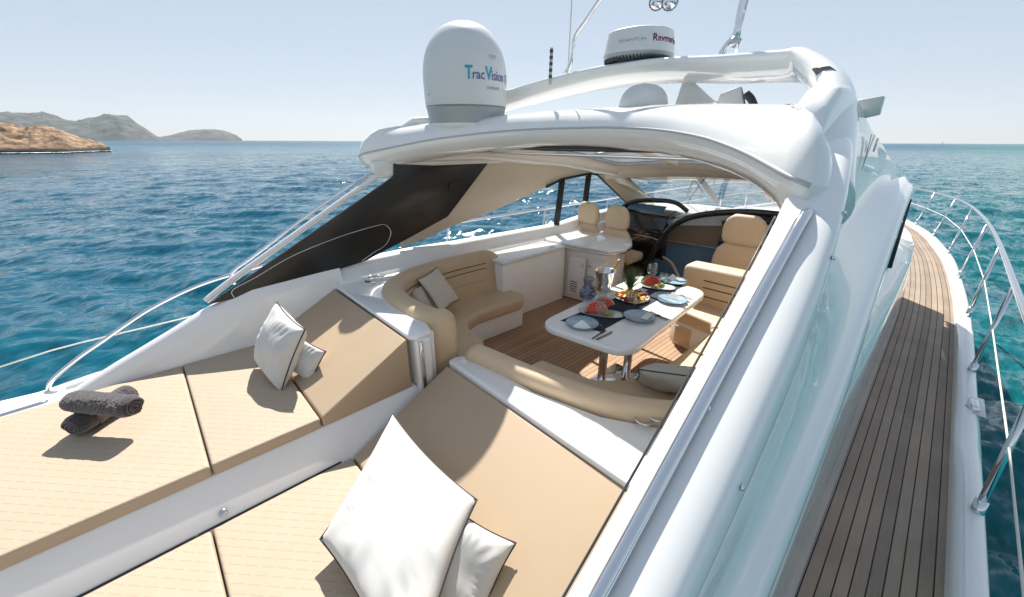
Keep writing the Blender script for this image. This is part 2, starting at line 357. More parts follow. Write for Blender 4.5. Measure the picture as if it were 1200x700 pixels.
# ------------------------------------------------------------------ sea: one polar sheet round the boat out to the horizon
def sea():
    # angular steps are fine over the seaward sector, coarse astern
    c0 = math.pi / 2 + YAW; fine = np.linspace(c0 - R(66), c0 + R(66), 1500, endpoint=False); rest = np.linspace(c0 + R(66), c0 - R(66) + 2 * np.pi, 300, endpoint=False)
    a = np.concatenate([fine, rest]); da = np.gradient(a); NA = len(a); NR = 850
    r = np.concatenate([[0.02], np.geomspace(1.5, 9000, NR - 1)])
    Rr, A = np.meshgrid(r, a, indexing='ij'); X, Y = Rr * np.cos(A), Rr * np.sin(A)
    cell = np.maximum(Rr * da[None, :], np.gradient(r)[:, None]); Zz = np.zeros_like(X)
    rs = np.random.RandomState(4); wd = math.radians(130)
    for i in range(80):
        lam = 0.22 * (1.048 ** i) ; lam = min(lam, 5.5 + 3 * rs.rand())
        th = wd + rs.normal(0, .55); k = 2 * np.pi / lam; amp = .0088 * lam ** .75 * rs.uniform(.5, 1.3) * .95
        if lam > 4: amp *= .33
        w = np.clip((lam / cell - 2.5) / 3, 0, 1)
        ph = k * (X * np.cos(th) + Y * np.sin(th)) + rs.uniform(0, 6.28)
        Zz += amp * w * (np.sin(ph) + .25 * np.cos(2 * ph))
    V = np.stack([X, Y, Zz - Z0], -1).reshape(-1, 3)
    idx = np.arange(NR * NA).reshape(NR, NA); q = np.stack([idx[:-1], np.roll(idx[:-1], -1, 1), np.roll(idx[1:], -1, 1), idx[1:]], -1).reshape(-1, 4)[:, ::-1]
    me = bpy.data.meshes.new('sea'); me.vertices.add(len(V)); me.vertices.foreach_set('co', V.ravel())
    me.loops.add(q.size); me.loops.foreach_set('vertex_index', q.ravel().astype(np.int32)); me.polygons.add(len(q))
    me.polygons.foreach_set('loop_start', np.arange(0, q.size, 4, dtype=np.int32)); me.polygons.foreach_set('loop_total', np.full(len(q), 4, dtype=np.int32))
    me.update(calc_edges=True); me.shade_smooth(); 
    assert me.polygons[NA * 300 + 700].normal.z > 0
    m = bpy.data.materials.new('sea_water'); m.use_nodes = True; nt = m.node_tree; b = nt.nodes['Principled BSDF']; N = nt.nodes.new; L = nt.links.new
    b.inputs['Roughness'].default_value = .06; b.inputs['IOR'].default_value = 1.333; b.inputs['Specular IOR Level'].default_value = .26
    tc = N('ShaderNodeTexCoord'); mp = N('ShaderNodeMapping'); mp.inputs['Rotation'].default_value = (0, 0, -wd); mp.inputs['Scale'].default_value = (1, .5, 1); L(tc.outputs['Object'], mp.inputs[0])
    # ripples finer than the mesh: a slope field laid on the true wave normal
    acc = None
    for k, (fs, amp) in enumerate(((.11, .14), (.42, .42), (1.3, .85), (4.2, 1.0), (12, .65))):
        n = N('ShaderNodeTexNoise'); n.inputs['Scale'].default_value = fs; n.inputs['Detail'].default_value = 2.5; n.inputs['Distortion'].default_value = .5; L(mp.outputs[0], n.inputs[0])
        sb = N('ShaderNodeVectorMath'); sb.operation = 'SUBTRACT'; sb.inputs[1].default_value = (.5, .5, .5); L(n.outputs['Color'], sb.inputs[0])
        ml = N('ShaderNodeVectorMath'); ml.operation = 'MULTIPLY'; ml.inputs[1].default_value = (amp, amp, 0); L(sb.outputs[0], ml.inputs[0])
        if acc: 
            a_ = N('ShaderNodeVectorMath'); a_.operation = 'ADD'; L(acc, a_.inputs[0]); L(ml.outputs[0], a_.inputs[1]); acc = a_.outputs[0]
        else: acc = ml.outputs[0]
    # wind patches: calmer and rougher water
    wpn = N('ShaderNodeTexNoise'); wpn.inputs['Scale'].default_value = .035; wpn.inputs['Detail'].default_value = 4; L(mp.outputs[0], wpn.inputs[0])
    wmr = N('ShaderNodeMapRange'); wmr.inputs[1].default_value = .35; wmr.inputs[2].default_value = .65; wmr.inputs[3].default_value = .65; wmr.inputs[4].default_value = 1.25; L(wpn.outputs[0], wmr.inputs[0])
    scl = N('ShaderNodeVectorMath'); scl.operation = 'SCALE'; L(acc, scl.inputs[0]); L(wmr.outputs[0], scl.inputs['Scale'])
    rot = N('ShaderNodeVectorRotate'); rot.rotation_type = 'Z_AXIS'; rot.inputs['Angle'].default_value = wd; L(scl.outputs[0], rot.inputs[0])
    ge = N('ShaderNodeNewGeometry'); ad = N('ShaderNodeVectorMath'); ad.operation = 'ADD'; L(ge.outputs['Normal'], ad.inputs[0]); L(rot.outputs[0], ad.inputs[1])
    nz = N('ShaderNodeVectorMath'); nz.operation = 'NORMALIZE'; L(ad.outputs[0], nz.inputs[0]); L(nz.outputs[0], b.inputs['Normal'])
    ln = N('ShaderNodeVectorMath'); ln.operation = 'LENGTH'; L(tc.outputs['Object'], ln.inputs[0])
    rmr = N('ShaderNodeMapRange'); rmr.inputs[1].default_value = 20; rmr.inputs[2].default_value = 500; rmr.inputs[3].default_value = .055; rmr.inputs[4].default_value = .30; L(ln.outputs['Value'], rmr.inputs[0]); L(rmr.outputs[0], b.inputs['Roughness'])
    # shallower, greener bottom to starboard; deep blue to port
    sp = N('ShaderNodeSeparateXYZ'); L(tc.outputs['Object'], sp.inputs[0])
    mr = N('ShaderNodeMapRange'); mr.inputs[1].default_value = -14; mr.inputs[2].default_value = 9; L(sp.outputs[0], mr.inputs[0])
    n = N('ShaderNodeTexNoise'); n.inputs['Scale'].default_value = .12; n.inputs['Detail'].default_value = 4; L(tc.outputs['Object'], n.inputs[0])
    mx = N('ShaderNodeMix'); mx.data_type = 'RGBA'; mx.inputs[6].default_value = (.002, .072, .120, 1); mx.inputs[7].default_value = (.004, .120, .125, 1); L(mr.outputs[0], mx.inputs[0])
    m2 = N('ShaderNodeMix'); m2.data_type = 'RGBA'; m2.inputs[7].default_value = (.002, .048, .088, 1); L(mx.outputs[2], m2.inputs[6])
    mr2 = N('ShaderNodeMapRange'); mr2.inputs[1].default_value = .45; mr2.inputs[2].default_value = .75; mr2.inputs[4].default_value = .6; L(n.outputs[0], mr2.inputs[0]); L(mr2.outputs[0], m2.inputs[0])
    L(m2.outputs[2], b.inputs['Base Color'])
    struct('sea', me, m)
sea()

# ------------------------------------------------------------------ coast
def ridge(name, x0px, x1px, dist, prof, depth, m, label, rough, seed, seg=160, rows=26):
    """ridge of land: prof = (photo x, crest row) pairs; stands at its real distance"""
    V = []
    xs = np.linspace(x0px, x1px, seg)
    for i, xp in enumerate(xs):
        r = ray(xp, 166); hd = Vector((r.x, r.y, 0)).normalized(); 
        yc = np.interp(xp, [p[0] for p in prof], [p[1] for p in prof]); rr = ray(xp, yc); hz = Vector((rr.x, rr.y)).length
        h = max(.0, rr.z / hz * dist + Z0)
        for j in range(rows):
            t = j / (rows - 1); s = math.sin(min(1, t * 1.9) * math.pi / 2) if t < .55 else 1 - ((t - .55) / .45) ** 2
            edge = min(1, (xs[-1] - xp) / (xs[-1] - xs[0]) * 9)
            p = hd * (dist - depth * .5 * edge + depth * t * edge)
            nz = noise.fractal(Vector((p.x, p.y, 0)) * (9 / depth) + Vector((seed, 0, 0)), 1, 2, 6) * rough * h
            n2 = noise.fractal(Vector((p.x, p.y, 9)) * (30 / depth) + Vector((seed, 0, 0)), 1, 2, 4) * rough * h * .35
            z = h * s ** .8 + (nz + n2) * math.sin(min(1, t * 1.5) * math.pi) if 0 < t < 1 else -2
            V.append((p.x, p.y, z - Z0 - (.5 if t in (0, 1) else 0)))
    Fc = [(i * rows + j, (i + 1) * rows + j, (i + 1) * rows + j + 1, i * rows + j + 1) for i in range(seg - 1) for j in range(rows - 1)]
    me = fixn(mesh(V, Fc, True))
    return tag(link(name, me, m), label, None, None, 'structure')
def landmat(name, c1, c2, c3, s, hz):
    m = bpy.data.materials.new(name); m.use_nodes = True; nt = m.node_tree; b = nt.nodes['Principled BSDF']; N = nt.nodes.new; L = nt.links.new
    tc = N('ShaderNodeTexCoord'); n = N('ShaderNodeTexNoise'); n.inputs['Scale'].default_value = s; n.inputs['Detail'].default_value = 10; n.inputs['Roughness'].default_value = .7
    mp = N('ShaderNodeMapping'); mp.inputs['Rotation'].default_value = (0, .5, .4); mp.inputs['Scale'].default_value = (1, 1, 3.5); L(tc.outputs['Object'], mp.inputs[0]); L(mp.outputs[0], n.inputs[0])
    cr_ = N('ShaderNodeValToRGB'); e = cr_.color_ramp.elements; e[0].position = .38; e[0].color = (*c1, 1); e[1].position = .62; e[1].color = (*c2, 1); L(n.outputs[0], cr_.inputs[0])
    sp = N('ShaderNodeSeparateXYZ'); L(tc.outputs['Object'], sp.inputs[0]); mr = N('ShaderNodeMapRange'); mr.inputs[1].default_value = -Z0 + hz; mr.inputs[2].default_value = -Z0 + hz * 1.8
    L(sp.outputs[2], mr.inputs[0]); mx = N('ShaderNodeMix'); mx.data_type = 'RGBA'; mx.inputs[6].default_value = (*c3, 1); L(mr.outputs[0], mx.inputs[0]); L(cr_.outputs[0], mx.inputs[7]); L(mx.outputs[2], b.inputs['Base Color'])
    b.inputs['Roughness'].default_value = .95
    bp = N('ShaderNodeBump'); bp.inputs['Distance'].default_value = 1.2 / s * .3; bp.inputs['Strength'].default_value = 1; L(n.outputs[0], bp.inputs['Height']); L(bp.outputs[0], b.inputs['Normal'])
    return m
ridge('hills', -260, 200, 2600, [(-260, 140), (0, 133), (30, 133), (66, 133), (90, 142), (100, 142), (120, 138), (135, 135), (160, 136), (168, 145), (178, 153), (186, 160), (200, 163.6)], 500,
      landmat('far_scrub_haze_tint', (.035, .055, .050), (.14, .14, .125), (.12, .12, .12), .02, 6), 'far headland hazed blue grey with a steep bluff', .13, 3)  # blue grey of distance haze mixed into the scrub colours
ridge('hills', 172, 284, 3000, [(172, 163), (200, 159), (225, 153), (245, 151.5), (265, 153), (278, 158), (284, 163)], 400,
      landmat('pale_scrub_haze_tint', (.045, .065, .06), (.14, .14, .125), (.14, .13, .12), .012, 6), 'low rounded far island hazed blue grey', .09, 11)  # haze tint painted into these tones too, besides the haze volume
ridge('hills', -330, 126, 205, [(-330, 124), (0, 145), (20, 147), (38, 150), (60, 151), (80, 156.5), (95, 161), (110, 166), (121, 169.5), (126, 172.5)], 45,
      landmat('tan_rock', (.10, .06, .035), (.50, .33, .20), (.030, .022, .018), .30, 1.0), 'tan rocky headland with dark tide line', .22, 21, 320, 60)

def foam():
    V, Fc = [], []; xs = np.linspace(-320, 128, 260); rf = random.Random(5)
    for i, xp in enumerate(xs):
        r_ = ray(xp, 166); hd = Vector((r_.x, r_.y, 0)).normalized(); edge = min(1, (126 - xp) / 456 * 9) if xp < 126 else 0
        d0 = 205 - 22.5 * edge; w = max(.1, (noise.noise(Vector((xp * .09, 3, 0))) + .35) * 3.2 + abs(noise.noise(Vector((xp * .6, 0, 1)))) * 2.0)
        a = hd * (d0 + 1.5); b_ = hd * (d0 - w); V += [(a.x, a.y, .35 - Z0), (b_.x, b_.y, .22 + rf.random() * .12 - Z0)]
    for i in range(len(xs) - 1): Fc.append((2 * i, 2 * i + 1, 2 * i + 3, 2 * i + 2))
    o = link('foam', mesh(V, Fc), mat('foam_white', (.75, .78, .78), .8, var=.1, vscale=1)); tag(o, 'white surf along the foot of the rocky headland', 'foam', None, 'stuff')
foam()
# ------------------------------------------------------------------ YACHT
CL = -2.15
yacht = thing('motor_yacht', (CL, 4, -Z0), 'white open cockpit motor yacht with teak side deck under a hardtop', 'yacht')
def Yp(name, me, m, parent=None, label=None):
    o = link(name, me, m, parent or yacht)
    if label: o['label'] = label
    return o
def mir(p): return Vector((2 * CL - p[0], p[1], p[2]))
KP = .872
def mirh(p): return Vector((CL - (p[0] - CL) * KP, p[1], p[2]))       # port hull edge as measured
def mirc(p): return Vector((-3.885 - (p[0] + .35) * .42, p[1], p[2] - (.10 if p[2] < -1.1 else 0)))

# hull lines
XO = [(-6, .40), (-2, .60), (0, .66), (2.5, .67), (5.3, .67), (6.7, .67), (7.8, .63), (10, .50), (12, .18), (13.5, -.28), (14.8, -.85), (16, -1.5), (16.7, -2.15)]
ZD = [(-6, -1.95), (3, -1.95), (7, -1.93), (10, -1.88), (16.7, -1.70)]
XI = [(-6, .0), (0, .06), (4.3, .066), (6.4, .06), (9, .02), (10.9, -.05), (12.3, -.18), (13.4, -.5), (14.5, -1.2), (15.0, -2.15)]
Ys = sorted(list(np.linspace(-6, 16.0, 67)) + list(np.linspace(16.2, 16.7, 4)))
def xo(y): return itp(y, XO)
def zd(y): return itp(y, ZD)
def smoothrow(f, ys): 
    v = [f(y) for y in ys]
    for _ in range(3): v = [v[0]] + [(v[i - 1] + 2 * v[i] + v[i + 1]) / 4 for i in range(1, len(v) - 1)] + [v[-1]]
    return v
xs_o = smoothrow(xo, Ys); zs_d = smoothrow(zd, Ys); xs_i = smoothrow(lambda y: itp(y, XI), Ys)
rows = []
for y, xo_, z in zip(Ys, xs_o, zs_d):
    hb = xo_ - CL; r_ = [(hb + .0, z + .02), (hb + .015, z - .04), (hb + .0, z - .10), (hb * .985 + 0, z - .4), (hb * .95, z - .9), (hb * .86, z - 1.6), (hb * .70, -Z0 - .25), (hb * .2, -Z0 - .8)]
    rows.append([Vector((CL + a, y - (0 if y < 14 else (-b_ - 1.7) * .5), b_)) for a, b_ in r_] + [Vector((CL - a * KP, y - (0 if y < 14 else (-b_ - 1.7) * .5), b_)) for a, b_ in r_[::-1]])
hull = Yp('hull', loft(rows, capu=False), GEL)
# transom
tr = rows[0]; Yp('transom', mesh(tr, [tuple(range(len(tr)))], False), GEL)
# toe rails and teak side decks
for s in (1, -1):
    S = (lambda p: Vector(p)) if s == 1 else mirh
    rr = []; dk = []; uv = []
    for y, a, z, b_ in zip(Ys, xs_o, zs_d, xs_i):
        w = .125 + (.03 if y > 8.5 else 0) * min(1, (y - 8.5) / 2)
        ai = a - w
        bump_ = .035 if (-1 < y < 3.5 or 4.2 < y < 6.3) else .0
        rr.append([S((ai - .02, y, z - .03)), S((ai - .012, y, z + .03)), S((ai + .006, y, z + .048 + bump_)), S((ai + .05, y, z + .056 + bump_)), S((a - .03, y, z + .05 + bump_)), S((a - .002, y, z + .022)), S((a - .0, y, z + .0))])
    for y, a, z, b_ in zip(Ys, xs_o, zs_d, xs_i):
        if b_ > a - .16: b_ = a - .16
        w = .118 + (.03 if y > 8.5 else 0) * min(1, (y - 8.5) / 2)
        line = []
        for k in range(5):
            t = k / 4; line.append(S((b_ - .03 + (a - w - b_ + .03) * t, y, z)))
            uv.append(((a - w) - (b_ - .03 + (a - w - b_ + .03) * t), y))
        dk.append(line)
    Yp('toe_rail', loft(rr), GEL)
    Yp('side_deck', loft(dk, uv=uv), TEAKD)
    # rubber seam beside the teak
    Yp('deck_seam', tube([S((a - (.124 + (.03 if y > 8.5 else 0) * min(1, (y - 8.5) / 2)), y, z + .002)) for y, a, z in zip(Ys[::3], xs_o[::3], zs_d[::3])], .008, 6, curve=False), BLACK)
# foredeck and coachroof
V = []
for y, b_, z in zip(Ys, xs_i, zs_d):
    if y < 5.8: continue
    hb = b_ - CL; f_ = min(1, (y - 5.8) / 1.0)
    top = itp(y, [(5.8, .50), (8, .42), (10, .30), (12, .16), (14, .04), (15, .0), (16.7, 0)])
    V.append([Vector((CL + hb * u, y, z - .01 + top * (1 - abs(u) ** 3.2))) for u in np.linspace(-1, 1, 21)])
Yp('foredeck', loft(V), GEL)
Yp('sunken_foredeck_pad', prism([(-3.0, 9.2), (-1.3, 9.2), (-1.5, 11.6), (-2.8, 11.6)], -1.66, -1.55, .04), GELM)

# starboard/port cabin sides + coamings: longitudinal loft
ZT = [(-3, -1.8), (-2, -1.72), (-1, -1.62), (-.4, -1.52), (0, -1.38), (.3, -1.19), (.51, -1.04), (1.0, -.67), (1.64, -.19), (1.95, .0), (2.4, .09), (3.2, .08), (4.2, -.01), (5.4, -.12), (6.8, -.27), (7.2, -.36)]
ZS = [(-3, -1.86), (-.4, -1.62), (.3, -1.43), (1, -1.16), (1.97, -.95), (3.27, -.70), (4.6, -.40), (5.5, -.36), (6.8, -.52), (7.2, -.60)]
ZW = [(-3, -1.9), (-.4, -1.70), (.3, -1.54), (1, -1.28), (1.97, -1.08), (3.27, -.83), (4.6, -.53), (5.5, -.48), (6.5, -.62), (7.2, -.75)]
XT = [(-3, -.17), (.5, -.165), (1.5, -.19), (2.0, -.30), (2.4, -.385), (3, -.415), (4.2, -.43), (5.4, -.44), (6.8, -.46), (7.2, -.52)]
XIn = [(-3, -.35), (1.7, -.35), (2.4, -.50), (4.2, -.54), (6.8, -.60), (7.2, -.62)]
XS_ = [(-3, -.05), (.3, -.035), (1, -.035), (1.97, -.055), (3.27, -.12), (4.6, -.18), (5.5, -.20), (6.8, -.24), (7.2, -.34)]
yc = sorted(set(list(np.round(np.linspace(-3, 7.2, 52), 3))))
def sm(tbl): return dict(zip(yc, smoothrow(lambda y: itp(y, tbl), yc)))
zt, zs, zw, xt, xin, xsh = map(sm, (ZT, ZS, ZW, XT, XIn, XS_))
upper, lower, infill = [], [], []
for y in yc:
    T, S2, Wd, a, b_, c_ = zt[y], zs[y], zw[y], xt[y], xin[y], xsh[y]
    T = max(T, S2 + .05); d = T - S2
    upper.append([(b_ - .012, y, min(T - .25, -1.25) if y < 1.7 else T - .12), (b_ - .004, y, T - .02), (b_, y, T - .004), (b_ + .008, y, T),
                  (b_ + .03, y, T + .0), (a - .05, y, T + .006), (a - .02, y, T + .002), (a + .006, y, T - .008), (a + .026, y, T - .024), (a + .040, y, T - .05), (a + .046, y, T - .06 - .2 * d),
                  (a + .046, y, T - .06 - .34 * d), (a + .040 + (c_ - a) * .12, y, T - .05 - .66 * d), (c_ - .085, y, S2 + .06 + .08 * min(1, d)), (c_ - .045, y, S2 + .03), (c_ - .015, y, S2 + .010), (c_ + .008, y, S2 - .012), (c_ + .022, y, S2 - .05), (c_ + .01, y, Wd + .01), (c_ - .01, y, Wd)])
    sl = itp(y, [(-3, -1.93), (0, -1.68), (1, -1.36), (1.97, -1.13), (4.6, -1.17), (7.2, -1.12)])
    infill.append([(c_ - .01, y, Wd), (c_ - .035, y, (Wd + min(Wd, sl)) / 2), (c_ - .02, y, min(Wd, sl))])
    fl = itp(y, [(-3, 0), (6.4, 0), (7.2, -.02)])
    lower.append([(c_ - .05, y, sl + .01), (c_ + .0, y, sl + .004), (c_ + .02, y, sl - .012), (max(-.03, c_ + .03) + fl, y, sl - .08), (max(-.005, c_ + .04) + fl, y, sl - .20), (.012 + fl, y, (sl - 1.95) / 2 - .06), (.028 + fl, y, -1.78), (.045 + fl, y, -1.86), (.058 + fl, y, -1.96)])
for s in (1, -1):
    S = (lambda p: Vector(p)) if s == 1 else mirc
    Yp('cabin_side', loft([[S(p) for p in r] for r, y in zip(upper, yc) if s == 1 or y > 2.1]), GEL)
    Yp('lower_cabin_side', loft([[S(p) for p in r] for r, y in zip(lower, yc) if s == 1 or y > 1.1]), GEL)
    if s == 1: Yp('coaming_side', loft([[S(p) for p in r] for r, y in zip(infill, yc) if y < 2.05]), GEL)
    if s == 1:
        g = [[S((p[0][0] - .02, p[0][1], p[0][2] + .01)), S((p[2][0] - .01, p[2][1], itp(y, [(1.97, -1.13), (4.6, -1.17), (7.2, -1.12)]) - .01))] for p, y in zip(infill, yc) if y > 1.9 and y <= 6.7]
        sw = Yp('side_window', loft(g), DGLASS)
        for y0 in (4.55, 5.45):
            Yp('window_mullion', tube([S((-.20, y0, itp(y0, ZW) - .02)), S((-.155, y0 - .1, -1.17))], .04, 6, curve=False, flat=.5), BLACK, sw)
        Yp('window_edge', tube([S((-.245, 6.7, -.62)), S((-.19, 6.72, -1.13))], .012, 6, curve=False), BLACK, sw)
        Yp('sill_trim', tube([S((c - .012, y, z)) for y, c, z in [(y, xsh[y] + .02, itp(y, [(-3, -1.93), (0, -1.68), (1, -1.36), (1.97, -1.13), (4.6, -1.17), (7.2, -1.12)]) - .008) for y in yc if 1.2 < y < 6.7]], .009, 6, curve=False), BLACK)
# forward end of the cabin side (windscreen pillar base)
# ---- hardtop
def camber(x, y):
    u = abs(x - CL) / 1.93
    return itp(y, [(1.6, .085), (2.2, .105), (3, .105), (4.5, -.03), (6.3, -.33), (7, -.45)]) - .245 * u ** 2.6
half = [(0, 2.60), (.45, 2.56), (.87, 2.43), (1.2, 2.23), (1.5, 1.98), (1.70, 1.77), (1.81, 1.67), (1.875, 1.71), (1.87, 1.9), (1.81, 2.3), (1.78, 2.9), (1.77, 4.2), (1.72, 5.3), (1.60, 6.2), (1.40, 6.75), (.9, 6.95), (0, 7.0)]
hr = cr([(a, b_, 0) for a, b_ in half], 6)
outl = [(CL + p.x, p.y) for p in hr] + [(CL - p.x, p.y) for p in hr[::-1][1:-1]]
_o = np.array(outl + [outl[0]]); _d = np.concatenate([[0], np.cumsum(np.linalg.norm(np.diff(_o, axis=0), axis=1))])
_t = np.linspace(0, _d[-1], 220, endpoint=False); outl = list(zip(np.interp(_t, _d, _o[:, 0]), np.interp(_t, _d, _o[:, 1])))
N_ = len(outl)
OX0, OX1, OY0, OY1 = CL - 1.30, CL + 1.25, 3.80, 5.55
def nrm(i):
    a = Vector(outl[i - 1]); b_ = Vector(outl[(i + 1) % N_]); t = (b_ - a).normalized(); return Vector((-t.y, t.x))
inw = [nrm(i) for i in range(N_)]
cen = Vector((CL, 3.6))
inw = [v if v.dot(cen - Vector(outl[i])) > 0 else -v for i, v in enumerate(inw)]
for _ in range(26): inw = [(inw[i - 1] + inw[i] * 2 + inw[(i + 1) % N_]).normalized() for i in range(N_)]
def opening(i):
    p = Vector(outl[i]) - cen; 
    hw, hh = (OX1 - OX0) / 2, (OY1 - OY0) / 2; c2 = Vector(((OX0 + OX1) / 2, (OY0 + OY1) / 2)); d = Vector(outl[i]) - c2
    d = Vector((d.x / 1.9 * hw, d.y / 2.6 * hh)); k = ((abs(d.x) / hw) ** 8 + (abs(d.y) / hh) ** 8) ** (-1 / 8)
    return c2 + d * k
def ring(off, dz, t=0.0, fl=0.0):
    out = []
    for i in range(N_):
        p = Vector(outl[i]) + inw[i] * off
        if t: p = p.lerp(opening(i), t)
        out.append(Vector((p.x, p.y, camber(p.x, p.y) * (1 - fl) + camber(CL, p.y) * fl + dz)))
    return out
topR = [ring(.0, .0), ring(.012, .035), ring(.045, .085, 0, .08), ring(.11, .120, 0, .2), ring(.18, .138, 0, .30), ring(.22, .144, .06, .35), ring(.22, .150, .2, .38), ring(.22, .155, .42, .4), ring(.22, .155, .7, .35), ring(.22, .155, .97, .3), ring(.22, .15, 1.0, .3), ring(.22, -.02, 1.0)]
Yp('hardtop', loft(topR, cv=True), GEL)
rimR = [ring(.0, -.0), ring(.0, -.03), ring(.02, -.075), ring(.07, -.12), ring(.15, -.15), ring(.22, -.155), ring(.26, -.14), ring(.27, -.11)]
Yp('hardtop_rim', loft(rimR, cv=True), GEL)
seam = [p.copy() for p in ring(.006, -.006)]
_k = [i for i, p in enumerate(seam) if p.y < 2.63 and not (p.x > CL + 1.80 and p.y > 1.70)]
_st = next(n for n in range(len(_k)) if _k[n] - _k[n - 1] != 1 and n > 0) if any(_k[n] - _k[n - 1] != 1 for n in range(1, len(_k))) else 0
seam = [seam[i] for i in _k[_st:] + _k[:_st]]
Yp('rim_seam', tube(seam, .011, 6, curve=False), SILV)
headR = [ring(.27, -.115), ring(.27, -.10, .15), ring(.27, -.085, .5), ring(.27, -.085, .97), ring(.27, -.03, 1.0)]
Yp('headliner', loft(headR, cv=True), HEAD)
Yp('hatch_frame', tube([p for p in ring(.36, -.05, 1.0)[::3]], .025, 6, curve=False, closed=True), SILV)
# retracted glass panel below the opening's aft end + guide beams across
sk = Yp('skylight_panel', loft([[Vector((x, y, camber(x, y) - .115)) for x in np.linspace(CL - .85, CL + .75, 8)] for y in (2.75, 3.3)]), SKYL)
Yp('panel_frame', tube([Vector((x, y, camber(x, y) - .12)) for x, y in ((CL - .87, 2.72), (CL + .77, 2.72), (CL + .77, 3.33), (CL - .87, 3.33))], .02, 6, curve=False, closed=True), DARKG, sk)
for x in (CL - .45, CL + .45):
    Yp('roof_beam', tube([Vector((x, y, camber(x, y) - .06)) for y in (3.7, 4.4, 5.0, 5.6)], .035, 6), HEAD)
for y in (4.15, 4.75):
    Yp('sunshade_bow', tube([Vector((x, y, camber(x, y) - .01)) for x in np.linspace(OX0 + .04, OX1 - .04, 7)], .02, 6), SILV)
# folded canvas + fittings of the open sunroof, standing on the roof
# ---- port inside lining wall with the window cut in it (the window top curve read from the photo)
PX = -3.86
wt = [(470, 291), (500, 279), (530, 265), (575, 249), (610, 233), (655, 213), (680, 207), (700, 204.5)]
wtp = [at(x, y, X=PX) for x, y in wt]; wb = [at(x, y, X=PX) for x, y in [(470, 293), (520, 285.5), (575, 276), (620, 268), (655, 262), (690, 250), (735, 241)]]
win_r = at(737, 240, X=PX)
ceil = lambda y: camber(PX, y) - .09
out_ = []
Yg = np.linspace(wtp[0].y, 5.65, 24)
rowsA = []
for y in Yg:
    zt_ = np.interp(y, [p.y for p in wtp], [p.z for p in wtp]); rowsA.append([Vector((PX + .03, y, ceil(y))), Vector((PX, y, (ceil(y) + zt_) / 2)), Vector((PX, y, zt_)), Vector((PX - .06, y, zt_ - .005))])
Yp('window_header', loft(rowsA), BEIGEW)
rowsB = []
for y in Yg if False else np.linspace(1.2, 6.8, 20):
    zb_ = np.interp(y, [p.y for p in wb], [p.z for p in wb]) if y > wb[0].y else -1.115
    rowsB.append([Vector((PX - .09, y, zb_ - .01)), Vector((PX + .0, y, zb_ - .015)), Vector((PX + .03, y, zb_ - .04)), Vector((PX + .05, y, zb_ - .13)), Vector((PX + .12, y, zb_ - .16)), Vector((PX + .13, y, zb_ - .19)), Vector((PX + .13, y, -2.12))])
Yp('port_side_lining', loft(rowsB), GELM)
pg = Yp('port_window', mesh([(PX - .05, 1.95, -1.13), (PX - .05, 6.9, -1.08), (PX - .05, 5.6, -.47), (PX - .05, 4.6, -.52), (PX - .05, 3.3, -.84)], [(0, 1, 2, 3, 4)], False), WGLASS)
for a, b_ in (((659, 210), (652, 264)), ((690, 204), (684, 252))):
    Yp('window_mullion', tube([at(*a, X=PX), at(*b_, X=PX)], .045, 6, curve=False, flat=.45), BLACK, pg)
Yp('window_seal', tube([at(x, y, X=PX + .004) for x, y in ((640, 219.5), (659, 210), (692, 203.5), (700, 205), (735, 239))], .017, 6, curve=False), BLACK, pg)
# A-pillar lining and windscreen
ap = [at(697, 200, X=PX + .02), at(733, 204, Y=6.0), at(768, 238, Y=7.2), at(738, 240, X=PX + .02)]
Yp('windscreen_pillar', prism([(0, 0), (1, 0), (1, 1), (0, 1)], 0, 1) if False else loft([[ap[0], ap[1]], [ap[3], ap[2]]]), BEIGEW)
Yp('pillar_seal', tube([at(731, 204, Y=5.98), at(766, 237, Y=7.18)], .014, 6, curve=False), BLACK)
ws = Yp('windscreen', loft([[Vector((CL + u * 1.55, 6.15 - .5 * u * u, -.46 - .08 * u * u)) for u in np.linspace(-1, 1, 13)], [Vector((CL + u * 1.8, 7.75 - .8 * u * u, -1.06)) for u in np.linspace(-1, 1, 13)]]), WGLASS)
Yp('windscreen_mullion', tube([at(816, 203, Y=6.1), at(840, 236, Y=7.6)], .04, 6, curve=False, flat=.6), BLACK, ws)
Yp('roof_fascia', loft([[Vector((CL + u * 1.62, 6.0 - .5 * u * u, camber(CL + u * 1.62, 6) - .02)) for u in np.linspace(-1, 1, 13)], [Vector((CL + u * 1.62, 6.1 - .5 * u * u, -.47 - .09 * u * u)) for u in np.linspace(-1, 1, 13)], [Vector((CL + u * 1.62, 6.25 - .5 * u * u, -.45 - .09 * u * u)) for u in np.linspace(-1, 1, 13)]]), HEAD)
wp = Yp('wiper', tube([at(804, 234, Y=7.6), at(808, 222, Y=7.3), at(812, 212, Y=7.0)], .012, 6, curve=False), BLACK)
Yp('wiper_blade', tube([at(806, 206, Y=6.9), at(816, 214, Y=7.0), at(824, 226, Y=7.3)], .013, 6, curve=False), BLACK, wp)
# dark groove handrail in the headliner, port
Yp('ceiling_grab_rail', tube([at(466, 183.5, X=-3.78), at(520, 181, X=-3.78), at(600, 178.5, X=-3.72), at(680, 182, X=-3.68), at(735, 195, X=-3.62)], .02, 8, n=8, radii=[.008, .012, .014, .05, .008]), mat('groove_brown', (.05, .025, .018), .3, coat=.4))

